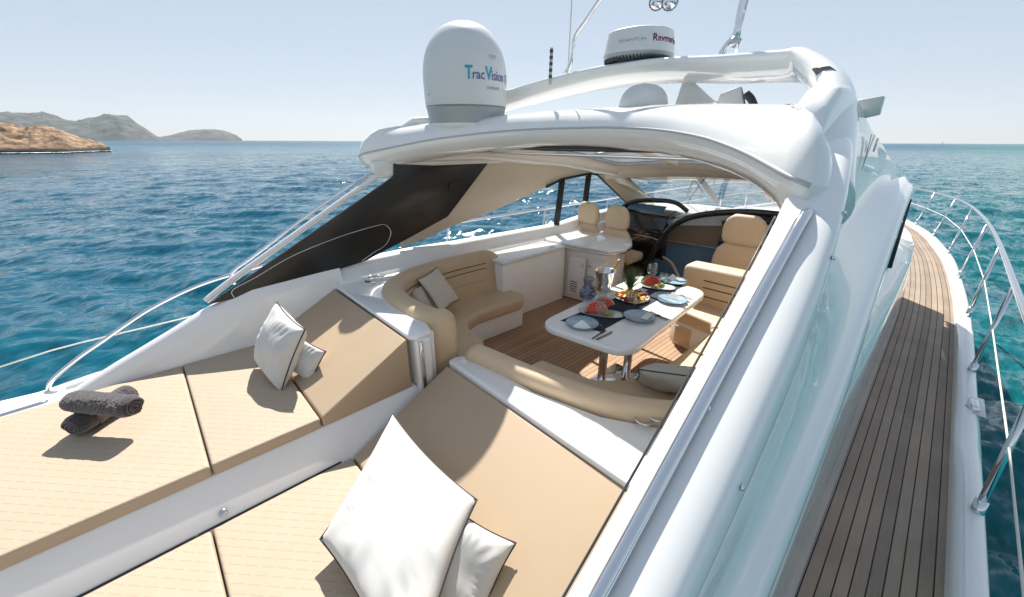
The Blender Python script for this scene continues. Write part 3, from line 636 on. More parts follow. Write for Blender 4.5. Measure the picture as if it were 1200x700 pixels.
# ---- port buttress: black inner panel + white frame strip + hand rail
bpn = [(246, 357), (462, 207), (462, 192), (577, 185), (525, 254), (480, 279), (457, 291), (429, 306), (340, 334)]
bp3 = [at(x, y, X=-3.80) for x, y in bpn]
bt = Yp('buttress_panel', prism([(p.y, p.z) for p in bp3], -3.84, -3.80, .004, 2, axis='x'), BLACKP)
swp = [(275, 350), (273, 340), (300, 325), (345, 299), (400, 277), (440, 265), (452, 264), (458, 273), (452, 287), (438, 296), (424, 306)]
Yp('panel_inlay', tube([at(x, y, X=-3.797) for x, y in swp], .0035, 6), STEEL, bt)
Yp('panel_socket', prism([(p.y, p.z) for p in [at(x, y, X=-3.797) for x, y in ((526, 214), (541, 212.5), (541, 221), (526, 223))]], -3.80, -3.788, .003, 2, axis='x'), BLACK, bt)
stp = [at(x, y, X=-3.86) for x, y in ((241, 353), (262, 336), (300, 308), (350, 272), (400, 236), (440, 208), (452, 200))]
Yp('buttress_frame', tube([p + Vector((0, 0, .0)) for p in stp], .030, 10, flat=.8, n=5), GEL)
rl = [at(x, y, X=-3.99) for x, y in ((275, 333), (271, 326), (274, 317), (300, 298), (345, 264), (395, 228), (432, 205), (442, 206))]
Yp('buttress_rail', tube(rl, .015, 8, n=6), STEEL)
# bracket where the buttress meets the rim
bk = [at(x, y, X=-3.84) for x, y in ((436, 190), (462, 187), (462, 206), (452, 210), (437, 203))]
Yp('rim_bracket', prism([(p.y, p.z) for p in bk], -3.92, -3.82, .02, 3, axis='x'), GEL)

# ---- port bulwark moulding and inner wall
cres = [(-6, -1.88), (-2.5, -1.86), (-1.5, -1.82), (-.9, -1.76), (-.5, -1.57), (-.1, -1.40), (.2, -1.26), (.5, -1.17), (1.2, -1.13), (1.25, -1.13)]
rr = []
for y in np.linspace(-6, 1.25, 40):
    z = itp(y, cres); t_ = itp(y, [(-6, 0), (-1.2, .0), (-.2, .35), (1.2, 1)])
    xo_ = -4.55
    rr.append([Vector((-3.70, y, -1.95)), Vector((-3.76, y, z - .12)), Vector((-3.79, y, z - .03)), Vector((-3.82, y, z)), Vector((-3.86, y, z + .004)), Vector((-3.90, y, z - .02)),
               Vector((-4.0, y, z - .12 - .05 * t_)), Vector((-4.2, y, -1.80)), Vector((-4.32, y, -1.93))])
Yp('port_bulwark', loft(rr), GEL)
# stern quarter moulding detail (locker lid and fairlead outside the lounge)
ql = Yp('quarter_locker_lid', prism([(-4.62, -1.7), (-4.10, -1.7), (-4.06, -1.05), (-4.50, -.82)], -1.93, -1.885, .02, 3), GELM)
Yp('fairlead', tube([(-4.02, -1.7, -1.80), (-3.98, -1.2, -1.77), (-3.96, -.85, -1.75)], .022, 8), STEEL, ql)

# ---- cockpit sole
Yp('cockpit_sole', mesh([(-3.9, .3, -2.12), (-.35, .3, -2.12), (-.45, 6.6, -2.12), (-3.9, 6.6, -2.12)], [(0, 1, 2, 3)], False), TEAKF)
Yp('cockpit_liner', loft([[Vector((-.37, y, -1.0)), Vector((-.40, y, -1.6)), Vector((-.42, y, -2.12))] for y in np.linspace(1.7, 6.6, 8)]), GELM)
# lounge base (port) with its vertical white side, and centre sunpad base
Yp('lounge_base', prism([(-3.78, -1.735), (-2.335, -1.735), (-2.150, -1.945), (-2.13, -2.0), (-2.13, -2.35), (-3.78, -2.35)], -3.2, 1.19, .012, 3, axis='y'), GELM)
Yp('sunpad_base', prism([(-2.125, -3.2), (-.36, -3.2), (-.36, 1.30), (-2.125, 1.30)], -2.6, -2.005, .01, 2), GELM)
Yp('lounge_seam', tube([Vector((-2.164, -3.2, -1.925)), Vector((-2.164, .52, -1.925))], .006, 6, curve=False), BLACK)
Yp('drain_cap', xf(lathe([(0.0, .006), (.016, .006), (.02, .003), (.021, 0)], 16), frame_from(at(261.5, 601.5, X=-2.186) + Vector((.002, 0, .002)), (0, 1, 0), (.75, 0, .66))), BRUSH)
# moulded unit top behind the port sofa
ut = [(-3.80, 1.17), (-2.34, 1.16), (-2.285, 1.20), (-2.30, 1.34), (-2.50, 1.40), (-2.9, 1.42), (-3.3, 1.5), (-3.55, 1.75), (-3.74, 2.0), (-3.80, 2.0)]
un = Yp('unit_top', prism(ut, -1.345, -1.30, .018, 3), GEL)
Yp('unit_body', prism([(-3.78, 1.2), (-2.36, 1.2), (-2.34, 1.38), (-3.3, 1.45), (-3.78, 1.9)], -2.12, -1.34, .01, 2), GELM)
c1 = at(431, 332, z=-1.30)
Yp('cup_tray', prism([(c1.x + a * .09, c1.y + b_ * .07) for a, b_ in ((-1, -.6), (.4, -.8), (1, -.1), (.7, .8), (-.6, .8), (-1.1, .2))], -1.30, -1.285, .008, 3), GEL, un)
Yp('tray_pocket', prism([(c1.x + .045 * math.cos(a), c1.y + .03 * math.sin(a)) for a in np.linspace(0, 6.28, 16, endpoint=False)], -1.285, -1.2835), SOLE, un)
for q in ((437, 325.5), (446, 324.5)):
    c2 = at(*q, z=-1.29); Yp('cup_holder', tube([c2 + Vector((.04 * math.cos(a), .04 * math.sin(a), .012)) for a in np.linspace(0, 2 * math.pi, 14, endpoint=False)], .006, 6, curve=False, closed=True), STEEL, un)
# corner post: steel strip and white column
Yp('corner_post', prism([(-2.36, 1.19), (-2.27, 1.19), (-2.27, 1.32), (-2.36, 1.32)], -2.15, -1.34, .03, 4), GEL)
Yp('post_strip', prism([(-2.275, 1.205), (-2.255, 1.205), (-2.255, 1.235), (-2.275, 1.235)], -2.0, -1.345, .004, 2), STEEL)
# white ledge between the sunpad headrest and the dining sofa
lg = [(-2.235, 1.42), (-.37, 1.40), (-.37, 1.99), (-.72, 1.93), (-1.05, 1.74), (-1.5, 1.62), (-2.0, 1.60), (-2.20, 1.58), (-2.25, 1.50)]
Yp('sofa_ledge', prism(lg, -1.62, -1.565, .02, 3), GEL)
Yp('ledge_body', prism([(-2.22, 1.42), (-.37, 1.41), (-.37, 1.72), (-2.20, 1.56)], -2.12, -1.60, .01, 2), GELM)
gk = tube([at(754, 494, z=-1.55) + Vector((.05 * math.cos(a), .045 * math.sin(a), .012)) for a in np.linspace(0, 2 * math.pi, 16, endpoint=False)], .007, 6, curve=False, closed=True)
gk2 = tube([at(768, 492, z=-1.54) + Vector((.045 * math.cos(a), .035 * math.sin(a), .02)) for a in np.linspace(0, 2 * math.pi, 16, endpoint=False)], .006, 6, curve=False, closed=True)
Yp('cup_holder', join(gk, gk2), STEEL)
# starboard coaming hand rail in its recess
rp = [(-.285, y, zt[min(yc, key=lambda q: abs(q - y))] if False else np.interp(y, yc, [zt[q] for q in yc]) + .024) for y in (-1.6, -1.2, -.8, -.4, 0, .3, .6, .9, 1.2, 1.45, 1.58, 1.66)]
rp = [Vector(p) for p in rp]; rp[-1].z -= .05
Yp('coaming_rail', tube(rp, .019, 14, n=5), STEEL)
for y in (.98, -.3):
    z = np.interp(y, yc, [zt[q] for q in yc]); Yp('rail_foot', tube([(-.285, y, z + .03), (-.265, y + .02, z - .01)], .014, 8, curve=False), STEEL)
Yp('coaming_edge_trim', tube([Vector((xin[y] - .008, y, zt[y] - .004)) for y in yc if y < 1.62], .0035, 6, curve=False), DARKG)
for px in ((847, 563), (955.5, 301), (978, 251)):
    # snap studs down the coaming
    best = None
    for y in np.linspace(.2, 2.6, 120):
        zz = np.interp(y, yc, [zt[q] for q in yc]) - .05; xx = np.interp(y, yc, [xt[q] for q in yc]) + .042
        r_ = ray(*px); 
        d = (Vector((xx, y, zz)).normalized() - r_.normalized()).length
        if best is None or d < best[0]: best = (d, Vector((xx, y, zz)))
    Yp('snap_stud', xf(lathe([(0, .006), (.006, .005), (.008, 0)], 10), frame_from(best[1], (0, 1, 0), (1, 0, .4))), STEEL)

# ---- radar arch
arc = []
AXc = [(0, 3.18, .515, .23, .055), (.5, 3.15, .50, .23, .055), (.95, 3.10, .455, .23, .058)]
AXs = [(p.x - CL, p.y, p.z, w, t_) for p, w, t_ in ((at(928, 78, Y=3.05), .22, .062), (at(955, 88, Y=2.92), .21, .075), (at(973, 112, Y=2.74), .20, .092), (at(974, 150, Y=2.50), .20, .10), (at(966, 198, Y=2.22), .22, .105), (at(962, 235, Y=2.1), .22, .11))]
AXp = [(1.40, 2.98, .345, .21, .055), (1.60, 2.85, .25, .22, .06), (1.70, 2.65, .10, .22, .08), (1.76, 2.45, -.08, .24, .09), (1.76, 2.35, -.2, .24, .09)]
AX = [(-a, b_, c_, d, e) for a, b_, c_, d, e in AXp[::-1]] + [(-.98, 3.08, .425, .21, .055), (-.5, 3.15, .485, .22, .055)] + AXc + AXs
A3 = cr([(CL + a, b_, c_) for a, b_, c_, d, e in AX], 5); thk = np.interp(np.linspace(0, 1, len(A3)), np.linspace(0, 1, len(AX)), [q[4] for q in AX]); wd_ = np.interp(np.linspace(0, 1, len(A3)), np.linspace(0, 1, len(AX)), [q[3] for q in AX])
rows = []
for i, (p, w) in enumerate(zip(A3, wd_)):
    t = (A3[min(i + 1, len(A3) - 1)] - A3[max(i - 1, 0)]).normalized(); fwd = Vector((0, 1, -.25)); fwd = (fwd - t * fwd.dot(t)).normalized(); up = t.cross(fwd)
    if up.z < 0: up = -up
    th = thk[i]
    rows.append([p + fwd * (w * math.cos(a)) * (1 if math.cos(a) > 0 else .8) + up * th * math.sin(a) * (1 if math.sin(a) > 0 else .8) for a in np.linspace(0, 2 * math.pi, 20, endpoint=False)])
Yp('radar_arch', loft(rows, cv=True, capu=True), GEL)
# side fairing of the arch down to the roof (starboard and port)
for s in (1, -1):
    S = (lambda p: Vector(p)) if s == 1 else mir
    prof = [(1.93, -.22), (1.98, .0), (2.06, .14), (2.2, .225), (2.42, .24), (2.8, .185), (3.35, .095), (4.2, .0), (4.6, -.06), (4.6, -.25), (2.4, -.25)]
    me = prism(prof, -.52, -.385, .045, 5, axis='x')
    if s == -1:
        for v in me.vertices: v.co = mir(v.co)
        me.flip_normals()
    Yp('arch_fairing', me, GEL)
    if s == 1:
        lp = [at(x, y, Y=2.62) for x, y in ((950, 80), (972, 77), (990, 90), (957, 90))]
        Yp('arch_lamp', prism([(p.x, p.z) for p in lp], 2.62, 2.75, .006, 2, axis='y'), SMOKE)
        lb_ = [at(x, y, Y=2.95) for x, y in ((1001, 118), (1036, 112), (1030, 134), (1004, 140))]
        nl = Yp('side_light_box', prism([(p.x, p.z) for p in lb_], 2.95, 3.02, .006, 2, axis='y'), mat('pale_lamp_box', (.60, .62, .58), .35))
# name on the starboard side
zb_, zt_ = at(1010, 196, Y=3.6).z, at(1004, 158, Y=3.6).z; hV = zt_ - zb_
m_ = text_mesh('V', hV / .7, .001, .0, .8, 'LEFT'); xf(m_, frame_from((-.362, 3.15, zb_), (0, 1, .0), (1, 0, 0)))
m2 = text_mesh('65', hV * .55, .001, .002, .9, 'LEFT'); xf(m2, frame_from((-.362, 3.42, zb_ + hV * .5), (0, 1, 0), (1, 0, 0)))
Yp('logo_letter', m_, INKG2)
Yp('logo_number', m2, INKG2)
# rail hoop on the roof near the arch leg
Yp('roof_grab_hoop', tube([at(935, 133, Y=3.2), at(938, 126, Y=3.2), at(944, 124, Y=3.25), at(955, 127, Y=3.3)], .018, 8), STEEL)

# ---- guard rails
def zrail(y): return zd(y) + itp(y, [(-4, .86), (3, .88), (10, .84), (15, .78)])
def rail_side(s):
    S = (lambda p: Vector(p)) if s == 1 else mirh
    RX = [(1.2, .60), (3.1, .62), (5.0, .62), (7.0, .63), (8.9, .60), (10.7, .48), (12.1, .31), (13.2, -.02), (14.4, -.58), (15.6, -1.3), (16.6, -2.15)]
    yy = list(np.linspace(1.3 if s == 1 else 2.2, 16.6, 26)); xx = smoothrow(lambda y: itp(y, RX), yy)
    top = [S((x, y, -1.07 + max(0, (y - 8)) * .006)) for x, y in zip(xx, yy)]
    if s == 1: top = [S((.58, .75, -1.20)), S((.59, 1.0, -1.11))] + top
    gr = Yp('guard_rail', tube(top, .022, 12, n=4), STEEL)
    st = [(2.9, 3.06), (4.95, 5.05), (6.75, 6.95), (8.6, 8.85), (10.35, 10.7), (11.9, 12.1), (13.05, 13.2), (14.2, 14.4), (15.3, 15.5)]
    mids = []
    for yb, yt in st:
        b_ = S((itp(yb, XO) - .055, yb, zd(yb) + .06)); t_ = S((np.interp(yt, yy, xx), yt, -1.07 + max(0, (yt - 8)) * .006))
        if yb < 3 and s == 1: t_ = S((.60, 3.06, -1.07))
        so_ = Yp('stanchion', tube([b_, t_], .018, 10, curve=False), STEEL, gr)
        Yp('stanchion', tube([b_ - (t_ - b_).normalized() * .01, b_ + (t_ - b_).normalized() * .10], .027, 12, curve=False), STEEL, gr)['label'] = 'steel socket at the stanchion foot'
        mids.append(b_.lerp(t_, .52))
    m0 = S((.60, .9, -1.55))
    w_ = [m0] + mids if s == 1 else mids
    Yp('guard_wire', tube(w_, .0055, 6, curve=False), ROPE, gr)
rail_side(1); rail_side(-1)
# port aft rail sweeping down to the quarter, with its wire
prail = [Vector((-4.5, -.95, -1.93))] + [at(x, y, X=-4.5) for x, y in ((60, 447), (90, 421), (120, 400), (150, 379), (180, 360), (225, 338), (272, 322))]
prail += [Vector((-4.5, 1.3, -1.12)), mirh((.60, 2.2, -1.07))]
gp = Yp('guard_rail', tube(prail, .017, 10, n=6), STEEL)
Yp('guard_wire', tube([at(0, 430, X=-4.5), at(60, 411, X=-4.5), at(94, 402, X=-4.5), at(170, 384, X=-4.5), at(245, 366, X=-4.5), mirh((.57, 3.0, -1.52))], .006, 6, curve=False), ROPE, gp)
Yp('stern_wire', tube([at(0, 430, X=-4.5), Vector((-4.5, -3.2, -1.5))], .006, 6, curve=False), ROPE, gp)
# fairlead on the starboard toe rail
cp = at(1143, 478, z=-1.87)
fl = Yp('mooring_fairlead', xf(lathe([(0.0, 0), (.034, .002), (.036, .02), (.036, .13), (.034, .148), (0, .15)], 18), frame_from(cp + Vector((-.01, -.05, .0)), (0, 0, 1), (0, 1, .0))), STEEL)
Yp('fairlead_plate', box(cp.x - .02, cp.x + .055, cp.y - .10, cp.y + .22, -1.895, -1.872, .008), BRUSH, fl)
Yp('fairlead_pin', tube([cp + Vector((-.045, -.02, -.03)), cp + Vector((-.03, -.02, .01))], .022, 10, curve=False), BRUSH, fl)

# ---- galley and locker along the port side
gal = thing('galley_cabinet', (-3.2, 4.4, -2.12), 'white galley cabinet with rounded gloss worktop and steel edge rail behind the table', 'cabinet')
def G(n, me, m, p=None): return link(n, me, m, p or gal)
gt = [at(x, y, z=-1.30) for x, y in ((636, 276), (641, 281), (690, 290), (712, 294), (733, 292), (741, 287), (741, 279), (700, 269), (663, 263), (648, 266))]
wtp_ = G('worktop', prism([(p.x, p.y) for p in gt], -1.345, -1.30, .014, 3), GEL)
G('edge_rail', tube([Vector((p.x, p.y - .015, -1.352)) for p in gt[:6]], .012, 6, curve=False), STEEL, wtp_)
body = [(-3.72, 4.16), (-2.98, 4.28), (-2.82, 4.38), (-2.76, 4.55), (-2.86, 4.92), (-3.7, 4.92)]
G('body', prism(body, -2.12, -1.36, .02, 3), GELM)
import functools
d0 = at(655, 303, Y=4.18); 
for k in range(2):
    xa = -3.30 + k * .30; ya = 4.205 + k * .045
    dr = G('door', prism([(xa, -1.47), (xa + .275, -1.47), (xa + .275, -2.02), (xa, -2.02)], ya - .022, ya - .008, .003, 2, axis='y'), GELM)
    xk = xa + (.245 if k == 0 else .03)
    G('knob', xf(lathe([(0, .022), (.014, .018), (.016, .01), (.008, 0)], 14), frame_from((xk, ya - .02, -1.56), (1, 0, 0), (0, -1, 0))), BRUSH, dr)
    for j in range(5): G('vent_slot', box(xa + .05, xa + .17, ya - .0245, ya - .0215, -1.98 + j * .035, -1.968 + j * .035, 0), BLACK, dr)
lk = thing('side_locker', (-3.55, 3.5, -2.12), 'low white locker with cushioned lid between port sofa and galley', 'locker')
link('body', box(-3.72, -3.34, 2.98, 4.14, -2.12, -1.375, .01), GELM, lk)
link('lid', box(-3.75, -3.32, 2.95, 4.12, -1.37, -1.325, .015, 3), GEL, lk)
link('catch', xf(lathe([(0, .01), (.012, .008), (.013, 0)], 12), frame_from((-3.338, 3.15, -1.98), (0, 1, 0), (1, 0, 0))), BRUSH, lk)

# ---- port sofa
def ribbon(path, th, z0, z1, lean=0, bev=.05, n=6, seat=False):
    """upholstered wall following a plan path: thickness th to the left of travel, rounded top"""
    P = cr([(a, b_, 0) for a, b_ in path], n); rows = []
    for i, p in enumerate(P):
        t = (P[min(i + 1, len(P) - 1)] - P[max(i - 1, 0)]).normalized(); nn = Vector((-t.y, t.x, 0))
        prof = [(0, z0), (0.0, z0 + .03), (-.012, (z0 + z1) / 2), (0.0, z1 - bev), (th * .08, z1 - bev * .45), (th * .25, z1 - bev * .12), (th * .5, z1), (th * .75, z1 - bev * .12), (th * .93, z1 - bev * .5), (th, z1 - bev), (th + lean * .4, (z0 + z1) / 2), (th + lean, z0)]
        k = 1
        e = min(i, len(P) - 1 - i)
        sh = {0: .10, 1: .03}.get(e, 0) * (z1 - z0)
        rows.append([p + nn * a + Vector((0, 0, z - (sh if z > z0 + .05 else 0))) for a, z in prof])
    return loft(rows, capu=True)
sofa = thing('port_sofa', (-3.2, 2.1, -2.12), 'curved tan sofa on the port side with white base and two cream pillows', 'sofa')
sb = [(-2.38, 1.42), (-2.42, 1.88), (-2.60, 2.02), (-2.85, 2.08), (-3.02, 2.18), (-3.10, 2.40), (-3.09, 3.08), (-3.72, 3.10), (-3.72, 1.5), (-3.4, 1.42)]
link('base', prism(sb, -2.12, -1.86, .015, 3), GELM, sofa)
st_ = [(-2.34, 1.42), (-2.38, 1.86), (-2.54, 2.03), (-2.82, 2.07), (-2.98, 2.16), (-3.06, 2.38), (-3.04, 3.02), (-3.14, 3.14), (-3.72, 3.14), (-3.72, 1.5), (-3.4, 1.38)]
stc = link('seat', prism(st_, -1.88, -1.72, .05, 5), LEATH, sofa)
link('piping', tube([(-2.9, 1.6, -1.722), (-2.86, 1.85, -1.722), (-2.84, 2.05, -1.735)], .004, 6), PIPE, stc)
bpath = [(-2.30, 1.56), (-2.38, 1.40), (-2.62, 1.34), (-3.0, 1.34), (-3.36, 1.46), (-3.60, 1.78), (-3.70, 2.2), (-3.72, 2.65), (-3.70, 3.06)][::-1]
bk = link('backrest', ribbon(bpath, .20, -1.76, -1.23, lean=.05, bev=.07), LEATH, sofa)
for zz, dd in ((-1.36, .012), (-1.42, .012), (-1.56, .004)):
    P = cr([(a, b_, 0) for a, b_ in bpath], 6); pts = []
    for i, p in enumerate(P):
        if i < 3 or i > 24: continue
        t = (P[min(i + 1, len(P) - 1)] - P[max(i - 1, 0)]).normalized(); nn = Vector((-t.y, t.x, 0)); pts.append(p + nn * (.205 + .03 * max(0, (-1.33 - zz) / .4)) + Vector((0, 0, zz)))
    link('backrest_seam', tube(pts, .006, 6, curve=False), mat('seam_brown', (.16, .09, .045), .6), bk)

# ---- starboard dining sofa (U round the table)
dso = thing('dining_sofa', (-.9, 3, -2.12), 'tan U-shaped dining sofa wrapped round the starboard side of the table', 'sofa')
su = [(-1.95, 1.72), (-1.92, 2.15), (-1.45, 2.22), (-1.22, 2.45), (-1.16, 2.9), (-1.16, 3.7), (-1.22, 3.95), (-1.62, 4.02), (-1.72, 4.14), (-1.72, 4.40), (-.46, 4.42), (-.44, 1.9)]
link('base', prism([(a * .985 - .02, b_) for a, b_ in su], -2.12, -1.84, .01, 2), GELM, dso)
link('seat', prism(su, -1.86, -1.70, .045, 4), LEATHL, dso)
link('backrest', ribbon([(-.42, 3.9), (-.42, 3.2), (-.44, 2.6), (-.60, 2.1), (-.95, 1.80), (-1.45, 1.64), (-1.95, 1.56), (-2.16, 1.53)], -.16, -1.75, -1.46, bev=.06, lean=-.03), LEATHL, dso)
fb = link('forward_backrest', cushion([(-1.78, 4.34, 0), (-.48, 4.34, 0), (-.48, 4.56, 0), (-1.74, 4.56, 0)], -1.76, [-1.29, -1.27, -1.24, -1.26], .07), LEATHL, dso)
SEAMB = mat('seat_seam_brown', (.14, .07, .03), .6)
for z, x0 in ((-1.42, -1.52), (-1.50, -1.52), (-1.60, -1.56)): link('backrest_seam', tube([(x0, 4.337, z), (-.6, 4.337, z)], .006, 6, curve=False), SEAMB, fb)
link('drawer_front', prism([(-1.60, -2.08), (-1.25, -2.08), (-1.25, -1.88), (-1.60, -1.88)], 3.985, 4.0, .004, 2, axis='y'), LEATHL, dso)

# ---- helm seats
def seat_mesh(w, hh, name, loc, label, rz=0):
    t = thing(name, (0, 0, 0), label, 'helm seat', 'leather helm seats facing the windscreen'); 
    def body(w0, w1, w2, z0, z1, th, y0, tilt):
        rows = []
        for k in range(12):
            u = k / 11; z = z0 + (z1 - z0) * u; ww = np.interp(u, [0, .15, .6, .85, 1], [w0, w1, w1, w2, w2 * .62]); tt = th * np.interp(u, [0, .1, .85, 1], [.7, 1, .85, .4])
            rows.append([Vector((ww / 2 * (abs(math.cos(a)) ** .55) * math.copysign(1, math.cos(a)), y0 - tilt * u + tt / 2 * (abs(math.sin(a)) ** .7) * math.copysign(1, math.sin(a)), z)) for a in np.linspace(0, 2 * math.pi, 24, endpoint=False)])
        return loft(rows, cv=True, capu=True)
    bk_ = link('backrest', body(w * .92, w, w * .86, .42, .42 + hh * .62, .15, 0, .05), LEATHL, t)
    link('headrest', body(w * .62, w * .78, w * .66, .42 + hh * .60, .42 + hh, .13, -.05, .03), LEATHL, t)
    link('seat_cushion', xf(prism([(-w * .46, .0), (w * .46, .0), (w * .42, .48), (-w * .42, .48)], .38, .52, .05, 4), Matrix()), LEATHL, t)
    link('pedestal', lathe([(.16, 0), (.15, .03), (.06, .05), (.055, .34), (.14, .38)], 18, (0, .2, 0), True), BRUSH, t)
    t.location = Vector(loc) + Vector((0, 0, Z0)); t.rotation_euler = (0, 0, rz); return t
hs = seat_mesh(.50, .84, 'helm_seat', (-3.66, 5.12, -2.12), 'tan bucket seat nearest the port window, between the window posts and galley top')
dup(hs, (-3.14, 5.12, -2.12), 0, 'tan bucket seat with lit headrest standing inboard beside the dash')
dup(hs, (-1.46, 5.2, -2.12), 0, 'wide tan seat on the starboard side behind the quilted sofa back').scale = (1.22, 1.1, 1.06)

# ---- dash, companionway
dash = thing('dashboard', (-2.3, 6.4, -2.12), 'gloss black dashboard with instrument hoods sweeping round the companionway', 'dashboard')
def D(n, me, m, p=None): return link(n, me, m, p or dash)
D('ledge', prism([(-3.8, 6.2), (-.55, 6.2), (-.55, 7.3), (-1.2, 7.75), (-3.1, 7.75), (-3.8, 7.2)], -1.14, -1.09, .02, 3), mat('pale_dash_top', (.55, .52, .48), .3, coat=.3))
pc = D('port_console', prism([(5.85, -1.30), (5.95, -1.10), (6.25, -1.02), (6.5, -1.08), (6.5, -1.9), (6.1, -1.9), (5.98, -1.62), (5.85, -1.55)], -3.80, -2.80, .03, 4, axis='x'), DASH)
D('instrument_hood', tube([at(x, y, Y=6.15) for x, y in ((722, 252), (732, 241), (748, 235.5), (772, 235), (792, 238), (806, 248))], .042, 10, flat=.7, n=6), DASH, pc)
D('screen', mesh([(-3.6, 6.05, -1.06), (-2.95, 6.05, -1.06), (-2.95, 6.18, -.965), (-3.6, 6.18, -.965)], [(0, 1, 2, 3)], False), BLUEG, pc)
D('trim_line', tube([(-3.3, 5.84, -1.42), (-3.0, 5.82, -1.41), (-2.84, 5.85, -1.45)], .008, 6), STEEL, pc)
D('console_shelf', prism([(-3.75, 5.78), (-2.85, 5.78), (-2.85, 6.0), (-3.75, 6.0)], -1.35, -1.30, .01, 2), DASH, pc)
stc_ = D('helm_console', prism([(5.75, -1.28), (5.9, -1.12), (6.2, -1.02), (6.5, -1.05), (6.5, -1.9), (6.0, -1.9)], -1.95, -.52, .03, 4, axis='x'), DASH)
D('instrument_hood', tube([(-2.0, 6.0, -1.10), (-1.75, 6.05, -1.0), (-1.3, 6.05, -.94), (-.9, 6.05, -.95), (-.6, 6.0, -1.0)], .075, 10, flat=.7, n=6), DASH, stc_)
for k in range(4): D('gauge', xf(lathe([(0, .004), (.03, .004), (.036, .01), (.04, 0)], 18), frame_from((-1.52 + k * .13, 5.965, -1.03), (1, 0, 0), (0, -1, .5))), BRUSH if k else SMOKE, stc_)
D('binnacle_panel', mesh([(-1.9, 5.80, -1.23), (-.6, 5.80, -1.23), (-.6, 5.94, -1.115), (-1.9, 5.94, -1.115)], [(0, 1, 2, 3)], False), BLUEG, stc_)
wh = D('steering_wheel', tube([Vector((-1.42 + .17 * math.cos(a), 5.72 + .05 * math.sin(a), -1.30 + .16 * math.sin(a))) for a in np.linspace(0, 2 * math.pi, 20, endpoint=False)], .015, 8, curve=False, closed=True), BLACK)
cw = D('companionway_frame', tube([at(x, y, Y=5.85) for x, y in ((748, 345), (757, 318), (768, 292), (783, 270), (806, 256), (840, 250), (880, 249), (925, 253))], .045, 10, n=6), DASH)
D('companionway_step', prism([(-2.75, 5.6), (-2.0, 5.6), (-2.0, 6.05), (-2.75, 6.05)], -2.12, -2.0, .02, 3), BEIGEW)
dd = D('companionway_door', mesh([at(x, y, Y=6.06) for x, y in ((755, 335), (835, 335), (860, 288), (774, 286))], [(0, 1, 2, 3)], False), BLUEG)
D('door_panel', mesh([at(x, y, Y=6.05) for x, y in ((774, 287), (860, 289), (864, 265), (786, 264))], [(0, 1, 2, 3)], False), BROWNG, dd)
D('door_glass', mesh([at(x, y, Y=6.04) for x, y in ((786, 264), (864, 265), (868, 252), (800, 252))], [(0, 1, 2, 3)], False), mat('pale_door_glass', (.55, .60, .64), .15, coat=.3), dd)
D('door_curve', tube([(-2.78, 5.95, -1.72), (-2.6, 5.9, -1.78), (-2.4, 5.8, -1.95), (-2.25, 5.75, -2.1)], .02, 8), LEATHL, dd)

# ------------------------------------------------------------------ sunpads
Zl, Zc = -1.66, -1.92
SEAMT = mat('tan_seam', (.30, .21, .125), .7)
def pad(name, cs, zb, zt_, m, label, bev=.018):
    c = sum((Vector(q) for q in cs), Vector()) / 4; zz = zt_ if hasattr(zt_, '__len__') else [zt_] * 4
    t = thing(name, (c.x, c.y, zb), label, 'sun cushion', 'sun cushions of the aft deck')
    link('cover', cushion(cs, zb, zt_, bev), m, t); pts = []
    for k in range(4):
        q = Vector(cs[k]); d = (c - q); d = Vector((math.copysign(.006, d.x), math.copysign(.006, d.y), 0)); pts.append(Vector((q.x, q.y, zz[k] - .0065)) + d)
    P = []
    for k in range(4):
        a, b_ = pts[k], pts[(k + 1) % 4]
        for u in np.linspace(.006, .994, 40): P.append(a.lerp(b_, u) + Vector((0, 0, .0012 * noise.noise(a.lerp(b_, u) * 9))))
    link('piping', tube(P, .0032, 6, curve=False, closed=True), SEAMT, t); return t
pad('lounge_cushion', [(-3.74, -2.9, 0), (-2.325, -2.9, 0), (-2.325, -.093, 0), (-3.74, -.093, 0)], -1.735, Zl, QUILT, 'quilted beige lounge cushion carrying the two rolled towels')
pad('lounge_cushion', [(-3.76, -.085, 0), (-2.325, -.085, 0), (-2.325, .49, 0), (-3.76, .49, 0)], -1.735, Zl, QUILT, 'quilted beige lounge cushion under the two white pillows on the port side')
pad('headrest_cushion', [(-3.76, .50, 0), (-2.325, .50, 0), (-2.34, 1.155, 0), (-3.76, 1.155, 0)], -1.735, [Zl, Zl, -1.33, -1.33], PADS, 'plain tan wedge cushion sloping up to the white unit on the port side')
pad('sunpad_cushion', [(-2.155, -3.0, 0), (-.39, -3.0, 0), (-.39, -.171, 0), (-2.155, -.171, 0)], -2.0, Zc, QUILT, 'quilted beige pad cut by the bottom edge, lowest in the photo')
pad('sunpad_cushion', [(-2.155, -.163, 0), (-.39, -.163, 0), (-.39, .585, 0), (-2.155, .585, 0)], -2.0, Zc, QUILT, 'quilted beige pad under the big white pillow')
pad('headrest_cushion', [(-2.155, .595, 0), (-.38, .595, 0), (-.38, 1.405, 0), (-2.225, 1.405, 0)], -2.0, [Zc, Zc, -1.60, -1.60], PADS, 'large plain tan wedge cushion below the white ledge, centre of the aft deck')

